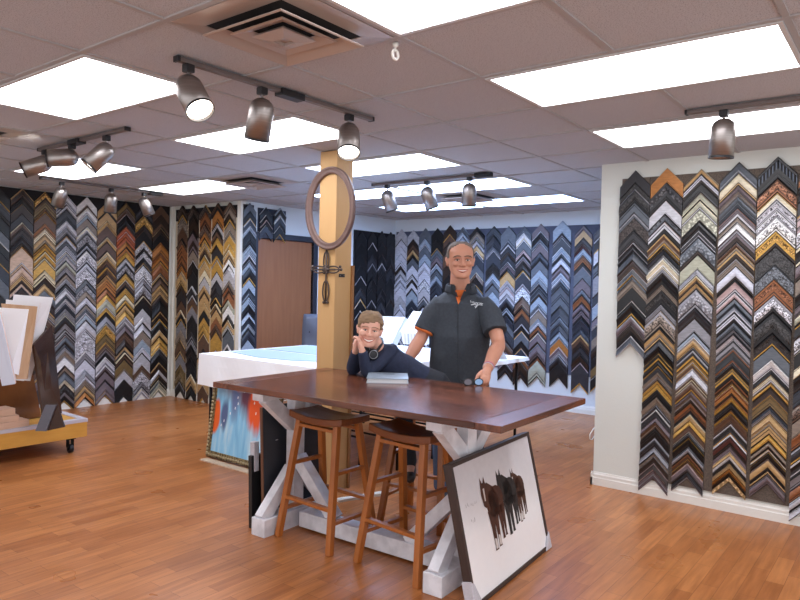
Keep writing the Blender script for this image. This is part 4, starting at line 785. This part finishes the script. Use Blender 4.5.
# ------------------------------------------------------------------ people
def limb(mb, pts, rad, n=14, sx=1.0, mi=0):
    """rounded, tapering limb through the given joints (smooth), closed at both ends"""
    pts = [Vector(p) for p in pts]; P2 = []; Rr = []
    for i in range(len(pts)-1):
        for k in range(4):
            t = k/4; a = pts[max(0, i-1)]; b = pts[i]; c = pts[i+1]; d = pts[min(len(pts)-1, i+2)]
            q = .5*((2*b)+(c-a)*t+(2*a-5*b+4*c-d)*t*t+(3*b-a-3*c+d)*t*t*t); P2.append(q); Rr.append(rad[i]+(rad[i+1]-rad[i])*(t*t*(3-2*t)))
    P2.append(pts[-1]); Rr.append(rad[-1])
    d0 = (P2[0]-P2[1]).normalized(); d1 = (P2[-1]-P2[-2]).normalized()
    A = [(P2[0]+d0*Rr[0]*.95, Rr[0]*.25), (P2[0]+d0*Rr[0]*.7, Rr[0]*.7)]; B = [(P2[-1]+d1*Rr[-1]*.7, Rr[-1]*.7), (P2[-1]+d1*Rr[-1]*.95, Rr[-1]*.25)]
    allp = A+list(zip(P2, Rr))+B
    mb.tube([p for p, _ in allp], [r for _, r in allp], n, mi, sx=sx)
def ellrings(mb, rows, ax, ay, n=28, power=2.3, mi=0):
    """rows of (centre, half width along ax, half depth along ay) skinned into a trunk"""
    rg = []
    for c, a, b in rows:
        r = []
        for k in range(n):
            th = 2*PI*k/n; cx, sx = math.cos(th), math.sin(th); e = 2/power
            r.append(Vector(c)+ax*(a*math.copysign(abs(cx)**e, cx))+ay*(b*math.copysign(abs(sx)**e, sx)))
        rg.append(r)
    mb.rings(rg, mi)
HR = [(-.50,.12,-.35,-.19),(-.455,.185,-.395,-.05),(-.38,.235,-.405,.10),(-.28,.272,-.395,.26),(-.15,.30,-.385,.36),(0,.318,-.37,.43),(.10,.327,-.40,.455),(.25,.322,-.385,.455),(.36,.287,-.32,.395),(.44,.222,-.23,.29),(.49,.12,-.10,.15)]
def skull(z, th, grow=0.0):
    """point of the head surface at height z, angle th (0 = face, pi = back)"""
    for i in range(len(HR)-1):
        if HR[i][0] <= z <= HR[i+1][0]: break
    a, b = HR[i], HR[i+1]; t = (z-a[0])/(b[0]-a[0]); t = max(0, min(1, t)); w, f, bk = (a[k]+(b[k]-a[k])*t for k in (1, 2, 3))
    cy = (f+bk)/2; hd = (bk-f)/2; s, c = math.sin(th), math.cos(th); e = 2/2.25
    return Vector(((w+grow)*math.copysign(abs(s)**e, s), cy-(hd+grow)*math.copysign(abs(c)**e, c), z))
def head(mb, M, S, jaw=1.0, cheek=0, wide=1.0, ridge=1.0):
    """head shells in head space scaled to height S, matrix M (face looks along local -y)"""
    T = M @ Matrix.Diagonal((S*wide, S, S, 1)); n = 32
    old = mb.M; mb.M = T
    mb.rings([[skull(z, 2*PI*k/n) for k in range(n)] for z in [r[0] for r in HR]])
    for r in ((0, -.385, .03, .034), (0, -.415, -.03, .038), (0, -.445, -.09, .045), (0, -.455, -.125, .055)): mb.ball(r[:3], r[3], 10)
    for s in (-1, 1):
        mb.ball((s*.05, -.41, -.14), (.038, .045, .034), 8); mb.ball((s*.13, -.375+.02*(1-ridge), .085), (.105, .035*ridge, .032), 10)
        mb.ball((s*.17, -.325, -.10), (.10+cheek, .07+cheek, .08+cheek), 10); mb.ball((s*.335, .05, -.04), (.035, .075, .135), 12); mb.ball((s*.365, .07, .03), (.032, .06, .075), 10)
    mb.ball((0, -.385, -.43), (.10, .05, .07), 10)
    mb.M = old
def face(parent, M, S, skin_lip, iris, brow, smile, teeth=True, big=1.0, wide=1.0, thin=1.0):
    T = M @ Matrix.Diagonal((S*wide, S, S, 1)); wh = mat('eye_white', 'd6cfc9', .35); ir = mat('iris_'+iris, iris, .2); br = mat('brow_'+brow, brow, .8); lp = mat('lip_'+skin_lip, skin_lip, .45); tt = mat('teeth', 'efece6', .3); lid = mat('lid_'+skin_lip, '7a4a3e', .6)
    for s in (-1, 1):
        e = MB(T).ball((s*.135, -.362, .005), (.052, .035, .022), 14).build('eye', wh, parent, True); MB(T).ball((s*.133, -.392, .005), (.026, .010, .026), 10).build('iris', ir, e, True)
        MB(T).tube([(s*.135+.07*x, -.388+.03*x*x, .028-.020*x*x) for x in (-1, -.5, 0, .5, 1)], .010, 6).build('upper_lid', lid, e, True)
        MB(T).tube([(s*.145+.10*x, -.418+.045*(x*s+.2)**2*.8, .118-.03*x*x-.012*s*x) for x in (-1, -.5, 0, .5, 1)], [.008*thin, .017*thin, .018*thin, .016*thin, .007*thin], 8).build('eyebrow', br, parent, True)
    w = .155*big; c = smile
    up = [(w*x, -.408+.075*x*x, -.262+c*x*x) for x in (-1, -.6, -.25, 0, .25, .6, 1)]; lo = [(w*x, -.408+.075*x*x, -.262-.05*big**2*(1-x*x)+c*x*x) for x in (-1, -.6, -.25, 0, .25, .6, 1)]
    mo = MB(T).tube(up, [.006, .014, .017, .015, .017, .014, .006], 8).tube(lo, [.006, .015, .02, .021, .02, .015, .006], 8).build('lips', lp, parent, True)
    if teeth: MB(T).rings([[(x, y-.003, z) for x, y, z in up], [(x, y-.003, z) for x, y, z in lo], [(x, y+.02, z) for x, y, z in lo], [(x, y+.02, z) for x, y, z in up]], cap=False).build('teeth', tt, mo)
def hair(parent, M, S, m, line, thick, rough, seed, wide=1.0):
    T = M @ Matrix.Diagonal((S*wide, S, S, 1)); rn = random.Random(seed); NZ, NT = 26, 56; vs = []; ok = {}; fs = []
    zs = [-.40+.895*i/(NZ-1) for i in range(NZ)]
    off = [[rn.uniform(-1, 1) for _ in range(NT)] for _ in range(NZ)]
    for i, z in enumerate(zs):
        for j in range(NT):
            th = 2*PI*j/NT-PI; hl = line(th); g = thick*min(1, max(.12, (z-hl)/.15))*(1+rough*off[i][j]); p = skull(min(z, .489), th, g)
            if z > .3: p.z += g*(z-.3)/.19
            vs.append(p); ok[(i, j)] = z > hl
    for i in range(NZ-1):
        for j in range(NT):
            k = (j+1) % NT
            if all(ok[q] for q in ((i+1, j), (i+1, k))) and (ok[(i, j)] or ok[(i, k)]): fs.append((i*NT+j, i*NT+k, (i+1)*NT+k, (i+1)*NT+j))
    vs.append(Vector((0, .02, .505+thick*1.1))); c = len(vs)-1; b_ = (NZ-1)*NT
    for j in range(NT): fs.append((b_+j, b_+(j+1) % NT, c))
    o = MB(T).add(vs, fs).build('hair', m, parent, True); s = o.modifiers.new('thickness', 'SOLIDIFY'); s.thickness = thick*S*.9; s.offset = -1
    return o
def frame(fwd, tilt=0, nod=0):
    """head matrix rotation: looks along fwd (unit, horizontal-ish); tilt rolls it in the picture"""
    y = -Vector(fwd).normalized(); z = Vector((0, 0, 1)); x = y.cross(z).normalized(); z = x.cross(y)
    return (Matrix((x, y, z)).transposed() @ Matrix.Rotation(tilt, 3, 'Y') @ Matrix.Rotation(nod, 3, 'X')).to_4x4()
RGT = R0.copy(); FWD = Vector((math.cos(YAW), math.sin(YAW), 0)); UP = Vector((0, 0, 1))
def hand(mb, wrist, palm, knuck_dir, across, nrm, S, curl, thumb_side, spread=.0):
    """palm and five separate fingers; knuck_dir points from wrist to fingers, across over the knuckles, nrm out of the palm back"""
    d = Vector(knuck_dir).normalized(); a = Vector(across).normalized(); n = Vector(nrm).normalized(); w = Vector(wrist)
    limb(mb, [w, w+d*.03*S, w+d*.055*S], [.024*S, .027*S, .026*S], 10)
    for k in (-1.2, -.4, .4, 1.2): limb(mb, [w+d*.02*S+a*k*.012*S, w+d*.085*S+a*k*.018*S], [.014*S, .0115*S], 8)
    Ls = (.062, .075, .078, .068) if thumb_side < 0 else (.068, .078, .075, .062)
    for k, L in zip((-1.35, -.45, .45, 1.35), Ls):
        p = w+d*.088*S+a*k*.0185*S; dd = (d+a*k*spread).normalized(); pts = [p]; ang = 0
        for seg, f in enumerate((.45, .32, .25)):
            ang += curl[seg]; v = dd*math.cos(ang)-n*math.sin(ang); p = p+v*L*f*S; pts.append(p)
        limb(mb, pts, [.0098*S, .0092*S, .0082*S, .0068*S], 8)
    p = w+d*.022*S+a*thumb_side*.024*S; v1 = (d*.75+a*thumb_side*.75-n*.25).normalized(); v2 = (d*1.0+a*thumb_side*.2-n*.35).normalized()
    limb(mb, [p, p+v1*.04*S, p+v1*.04*S+v2*.032*S, p+v1*.04*S+v2*.056*S], [.014*S, .0118*S, .0105*S, .008*S], 8)

# ---- the man
skin = mat('tanned_skin', 'b8846c', .5, noise=('b27b63', 5, (1,1,1), .4)); skin.node_tree.nodes['Principled BSDF'].inputs['Subsurface Weight'].default_value = .05
shirtm = mat('charcoal_shirt', '272d36', .8, bump=(7, 1.0, (1, 1, .5)), noise=('323840', 60, (1,1,1), .3)); orange = mat('orange_tee', 'c8662c', .8); denim = mat('blue_denim', '4a6288', .85, noise=('5a7398', 40, (1,1,1), .3)); shoe = mat('dark_shoe', '2a2422', .5)
mbm = MB()
hc = at(460.5, 260.5, 4.60); fdir = (-FWD*1.0+RGT*.06-UP*.02)
HM = Matrix.Translation(hc) @ frame(fdir, R(-1)); HS = .245
head(mbm, HM, HS, wide=1.07)
neck0 = at(460, 272, 4.66); neck1 = at(460, 296, 4.69)
limb(mbm, [neck0, neck1], [.064, .074], 18)
shL, shR = at(436, 306, 4.69), at(488.5, 305, 4.63)
elL, wrL = at(421, 338, 4.66), at(405, 364, 4.55)
elR, wrR = at(498.5, 344, 4.46), at(487.5, 369, 4.16)
chest, belly, hip = at(461, 318, 4.70), at(459.5, 352, 4.70), at(458, 388, 4.74)
ellrings(mbm, [(at(460, 296, 4.69), .08, .07), (at(461, 304, 4.69), .13, .08), (chest, .165, .105), (belly, .16, .11), (hip, .165, .115), (hip-UP*.10, .15, .11)], RGT, FWD)
limb(mbm, [shL-UP*.02, shL.lerp(elL, .5), elL, elL.lerp(wrL, .35), wrL], [.045, .050, .044, .046, .030], 14)
limb(mbm, [shR-UP*.02, shR.lerp(elR, .5), elR, elR.lerp(wrR, .35), wrR], [.045, .050, .045, .047, .031], 14)
hand(mbm, wrL, None, (wrL-elL).normalized()*.8-UP*.5, FWD+RGT*.2, -RGT*.8-UP*.3, 1.05, (.25, .35, .3), -1)
tip = at(482.5, 385.5, 4.06); hand(mbm, wrR, None, (at(484.5, 381, 4.06)-wrR).normalized(), RGT*.9+FWD*.3, (-FWD*.5+UP*.35).normalized(), 1.02, (.45, .75, .6), -1)
feet = []
for s, fx in ((-1, 445), (1, 473)):
    hj = hip+RGT*s*.09-UP*.06; ft = at(fx, 400, 4.74); ft.z = .09; kn = hj.lerp(ft, .5)-FWD*.02
    limb(mbm, [hj, kn, ft], [.085, .06, .045], 14); limb(mbm, [ft, ft-FWD*.10-UP*.045, ft-FWD*.17-UP*.055], [.045, .038, .03], 10); feet.append((hj, kn, ft))
man = remeshed('person', mbm, [skin], None, .0042, 3)
tag(man, 'standing man in a charcoal short sleeved shirt over an orange tee, hand on the table', 'person')
face(man, HM, HS, 'a25f50', '3d3a36', '5b483c', .030, True, 1.05, 1.07)
hairm = mat('grey_brown_hair', '4d423b', .75, noise=('776b61', 30, (1,1,3), .3))
def man_line(th):
    a = abs(th)
    return .40+.06*math.cos(a*3) if a < .95 else (.32 if a < 1.15 else (.05 if a < 1.55 else (-.12 if a < 1.9 else -.30)))
hair(man, HM, HS, hairm, man_line, .028, .18, 3, 1.07)
# trousers
mb = MB()
for hj, kn, ft in feet: limb(mb, [hj, kn, ft+UP*.0], [.105, .082, .066], 16)
ellrings(mb, [(hip+UP*.03, .185, .128), (hip-UP*.06, .185, .128), (hip-UP*.13, .16, .12)], RGT, FWD); remeshed('trousers', mb, [denim], man, .008, 3)
for hj, kn, ft in feet:
    mb = MB(); limb(mb, [ft-UP*.03+FWD*.03, ft-FWD*.09-UP*.042, ft-FWD*.19-UP*.05], [.055, .048, .038], 12); mb.box((ft.x-.01, ft.y-.01, 0), (ft.x+.01, ft.y+.01, .02)); remeshed('shoe', mb, [shoe], man, .006, 2)
# shirt
mb = MB()
ellrings(mb, [(at(460, 291, 4.70), .085, .075), (at(460.5, 296, 4.70), .135, .095), (at(461, 303, 4.69), .195, .118), (chest, .212, .138), (at(460.5, 336, 4.69), .205, .143), (belly, .203, .148), (at(459, 372, 4.71), .207, .148), (at(458.5, 393, 4.72), .212, .148)], RGT, FWD, 32, 2.5)
hemL = shL.lerp(elL, .78); hemR = shR.lerp(elR, .70)
for a, h_ in ((shL, hemL), (shR, hemR)):
    mb.tube([a.lerp(at(461, 304, 4.69), .55), a.lerp(at(461, 306, 4.69), .18), a.lerp(h_, .35), a.lerp(h_, .7), h_], [.05, .072, .077, .079, .080], 18)
shirt = remeshed('shirt', mb, [shirtm], man, .006, 3)
from mathutils import noise as mno
def folds(o, amp, sc):
    nn = [v.normal.copy() for v in o.data.vertices]; cs = [v.co.copy() for v in o.data.vertices]
    for v, q, m_ in zip(o.data.vertices, cs, nn): v.co = q+m_*(mno.noise(Vector((q.x*sc[0], q.y*sc[0], q.z*sc[1])))+.5*mno.noise(Vector((q.x*sc[0]*2.1, q.y*sc[0]*2.1, q.z*sc[1]*2.6+7))))*amp
    o.data.update()
folds(shirt, .0095, (8, 4.5))
ca = [R(28+k*(304/22)) for k in range(23)]; cc = at(461, 288.5, 4.685); mb = MB(); rg = []
for a in ca:
    dd = RGT*math.sin(a)-FWD*math.cos(a); bk_ = (1-math.cos(a))/2
    rg.append([cc+RGT*math.sin(a)*.098*k-FWD*math.cos(a)*.085*k+UP*(z+bk_*.022) for k, z in ((1.05, -.03), (.96, .012), (1.0, .018), (1.07, .008), (1.16, -.035), (1.1, -.038))])
mb.rings(rg); mb.build('collar_band', mat('collar_charcoal', '2a3039', .8), shirt, True)
mb = MB(); dv = (hemL-shL).normalized(); mb.tube([hemL-dv*.004, hemL+dv*.012], [.073, .071], 20); mb.build('sleeve_trim', orange, man, True)
def front(px, py, k=0.0): return at(px, py, 4.70-.150-k)
# collar flaps, opening, placket, buttons, embroidery
def on_shirt(px, py, lift=.003):
    """spot on the shirt front seen at that place"""
    dvec = (at(px, py, 1)-CAM).normalized(); hit, loc, nor, idx = shirt.ray_cast(CAM, dvec); return (loc-dvec*lift) if hit else at(px, py, 4.56)
def patch_on(name, pxs, m, lift, th=.003):
    c = [on_shirt(x, y, lift) for x, y in pxs]; k = len(c); fwd = (c[0]-CAM).normalized()*th
    return MB().add(c+[p+fwd for p in c], [tuple(range(k)), tuple(range(2*k-1, k-1, -1))]+[(i, k+i, k+(i+1) % k, (i+1) % k) for i in range(k)]).build(name, m, shirt if name != 'undershirt' else man)
patch_on('undershirt', ((455.5, 290), (466, 290), (462.5, 297), (458.3, 304.5), (456, 297)), orange, .010, .02)
lap = mat('shirt_collar', '242930', .8)
for nm, pts in (('collar', ((450.5, 284), (454.5, 284.5), (458, 297.5), (452, 294))), ('collar', ((471, 283), (467, 284), (459.7, 300.5), (464, 298.5), (471.5, 292)))): patch_on(nm, pts, lap, .022, .008)
mb = MB(); mb.tube([on_shirt(457.8+.2*k*.2, 304+k*8.2, .0) for k in range(10)], .0028, 6); mb.build('placket', lap, shirt)
for y in (311, 327, 343, 359): MB().ball(on_shirt(456.4, y, .002), .0045, 8).build('button', blk, shirt, True)
emb = mat('white_thread', 'd5dade', .7); mb = MB()
for st_ in (((470.5, 300.5), (471, 303), (471.8, 301), (472.4, 303.3), (473.2, 301.5)), ((474.2, 302), (473.7, 303.4), (475, 303.6), (475.3, 302.2), (475.4, 303.8)), ((476.4, 302.3), (477.2, 304), (478.1, 302.4), (477.4, 305.5), (475.4, 308), (474.9, 306.4), (479, 304.6), (482.5, 305.2)), ((479.4, 302.8), (480.2, 304), (481, 302.9), (481.5, 304.2), (482.8, 303.4)), ((471, 304.8), (474, 304.6), (477, 304.8))): mb.tube([on_shirt(x, y, .002) for x, y in st_], .0022, 5)
mb.build('chest_embroidery', emb, shirt)
ax = (wrR-elR).normalized(); c = wrR.lerp(elR, .10); Mx = Matrix.Translation(c) @ ortho(ax).to_4x4()
mb = MB(Mx); mb.lathe([(.033, -.006), (.036, -.004), (.036, .004), (.033, .006)], 20, closed=True); mb.build('bracelet', mat('pink_band', 'b06a7c', .5), man, True)
mb = MB(Mx @ Matrix.Translation((0, 0, .014))); mb.lathe([(.033, -.004), (.0355, -.002), (.0355, .002), (.033, .004)], 20, closed=True); mb.build('bracelet', mat('grey_band', 'b8b2b6', .5), man, True)

# ---- the boy
skinb = mat('fair_skin', 'd6a692', .5, noise=('d09c88', 5, (1,1,1), .4)); skinb.node_tree.nodes['Principled BSDF'].inputs['Subsurface Weight'].default_value = .05
navy = mat('navy_sweater', '1c2338', .85, noise=('232c46', 70, (1,1,1), .3), bump=(18, .4, (1,1,.5))); dark = mat('dark_trousers', '1e222b', .85)
mbb = MB(); hb_ = at(369.8, 329.5, 4.28); BS = .212
BM = Matrix.Translation(hb_) @ frame(-FWD*1.0+RGT*.05-UP*.03, R(7)); head(mbb, BM, BS, cheek=.03, wide=1.04, ridge=.4)
limb(mbb, [at(373, 338, 4.33), at(380, 353, 4.37)], [.042, .048], 14)
e1, w1 = at(352.5, 369.5, 4.38), at(355.5, 350, 4.27); e2, w2 = at(367.5, 370.5, 4.24), at(362, 350, 4.19); e1.z = .911+.034; e2.z = .911+.034
s1, s2 = at(369, 354, 4.42), at(391, 351.5, 4.36)
hipb = at(436, 389, 4.40)
chestb = at(383, 359, 4.39); ellb = [(at(379, 353, 4.38), .07, .06), (chestb, .11, .085), (at(402, 369, 4.40), .10, .08), (at(420, 380, 4.40), .10, .085), (hipb, .105, .09)]
tdir = (hipb-chestb).normalized(); ay = FWD; axb = tdir.cross(ay).normalized()
ellrings(mbb, [(c, a*.8, b*.8) for c, a, b in ellb], axb, ay)
limb(mbb, [s1, s1.lerp(e1, .5), e1], [.036, .033, .029], 12); limb(mbb, [e1, e1.lerp(w1, .4), w1], [.030, .029, .021], 12)
limb(mbb, [s2, s2.lerp(e2, .5), e2], [.037, .034, .029], 12); limb(mbb, [e2, e2.lerp(w2, .4), w2], [.030, .029, .021], 12)
hand(mbb, w1, None, (at(356, 336, 4.24)-w1), RGT*.4-FWD*.9, -RGT*.8-FWD*.3, .74, (.7, 1.0, .7), -1)
hand(mbb, w2, None, (at(358, 337, 4.18)-w2), FWD*.9+RGT*.25, RGT*.65-FWD*.6, .74, (.7, 1.0, .7), 1)
kneeb = []
for s in (-1, 1):
    hj = hipb+FWD*(.04 if s < 0 else -.05)+RGT*(-.02); kn = hj+(-RGT*.20-FWD*.12)*1.0+UP*(-.06); ft = kn+RGT*.06-UP*.42+FWD*.05
    limb(mbb, [hj, hj.lerp(kn, .5), kn], [.065, .058, .048], 12); limb(mbb, [kn, ft], [.046, .032], 12); limb(mbb, [ft, ft-FWD*.10-UP*.02], [.033, .028], 10); kneeb.append((hj, kn, ft))
boy = remeshed('person', mbb, [skinb], None, .0038, 2)
tag(boy, 'smiling boy in a navy sweater leaning on the table with clasped hands', 'person')
face(boy, BM, BS, 'b8705f', '4a4640', '8a6c50', .06, True, 1.25, 1.02, .7)
bh = mat('light_brown_hair', '6b5440', .8, noise=('8d7356', 26, (1,1,4), .3))
def boy_line(th):
    a = abs(th)
    return .20+.05*math.sin(th*2.0+.6) if a < .95 else (.02 if a < 1.5 else (-.12 if a < 1.9 else -.32))
hair(boy, BM, BS, bh, boy_line, .045, .6, 9, 1.02)
mb = MB(); ellrings(mb, [(at(376.5, 349.5, 4.37), .055, .05)]+[(c, a, b) for c, a, b in ellb], axb, ay)
limb(mb, [s1, s1.lerp(e1, .5), e1], [.052, .046, .040], 14); limb(mb, [s2, s2.lerp(e2, .5), e2], [.054, .048, .040], 14)
for e, w in ((e1, w1), (e2, w2)): mb.tube([e, e.lerp(w, .3), e.lerp(w, .92)], [.040, .039, .031], 14)
sw = remeshed('sweater', mb, [navy], boy, .005, 3); folds(sw, .005, (14, 9))
mb = MB()
for hj, kn, ft in kneeb: limb(mb, [hj, hj.lerp(kn, .5), kn], [.082, .070, .058], 14); limb(mb, [kn, ft+UP*.03], [.057, .044], 14)
ellrings(mb, [(at(422, 381, 4.40), .10, .088), (hipb, .118, .10), (hipb+tdir*.06, .09, .08)], axb, ay); remeshed('trousers', mb, [dark], boy, .007, 3)
for hj, kn, ft in kneeb:
    mb = MB(); limb(mb, [ft-UP*.02+FWD*.02, ft-FWD*.08-UP*.03, ft-FWD*.14-UP*.035], [.042, .038, .030], 10); remeshed('shoe', mb, [shoe], boy, .006, 2)
# headphones round the neck
t = thing('headphones', 'black headphones hanging around the boy\'s neck', 'headphones', at(373.5, 352.5, 4.24))
o_ = t.location; arc = [at(372, 355, 4.25), at(378.5, 349, 4.29), at(382.5, 342.5, 4.34), at(382, 339, 4.40), at(377, 337.5, 4.44), at(368, 341, 4.43), at(364, 348, 4.36)]
MB().tube([p-o_ for p in arc], .009, 8).build('headband', blk, t, True)
for p in (at(372.8, 354.2, 4.245), at(365, 349.5, 4.33)):
    mb = MB(Matrix.Translation(p-o_) @ ortho((-FWD*1.0+RGT*.35)).to_4x4()); mb.lathe([(.001, -.012), (.030, -.012), (.036, 0), (.036, .010), (.028, .016), (.001, .016)], 22); cup = mb.build('ear_cup', blk, t, True)
    MB(Matrix.Translation(p-o_) @ ortho((-FWD*1.0+RGT*.35)).to_4x4()).lathe([(.024, .0155), (.027, .0185), (.029, .0155)], 22, closed=True).build('cup_ring', mat('silver_ring', 'a8a8ae', .3, .8), cup, True)

# ------------------------------------------------------------------ daylight from the shop front behind the camera, view
w = bpy.data.worlds.new('sky'); SC.world = w; w.use_nodes = True
bg = w.node_tree.nodes['Background']; bg.inputs['Color'].default_value = lin('f2f3f8'); bg.inputs['Strength'].default_value = 1.3
SC.view_settings.view_transform = 'Standard'; SC.view_settings.look = 'None'; SC.view_settings.gamma = 1; SC.view_settings.use_curve_mapping = False
SC.view_settings.exposure = 0.62
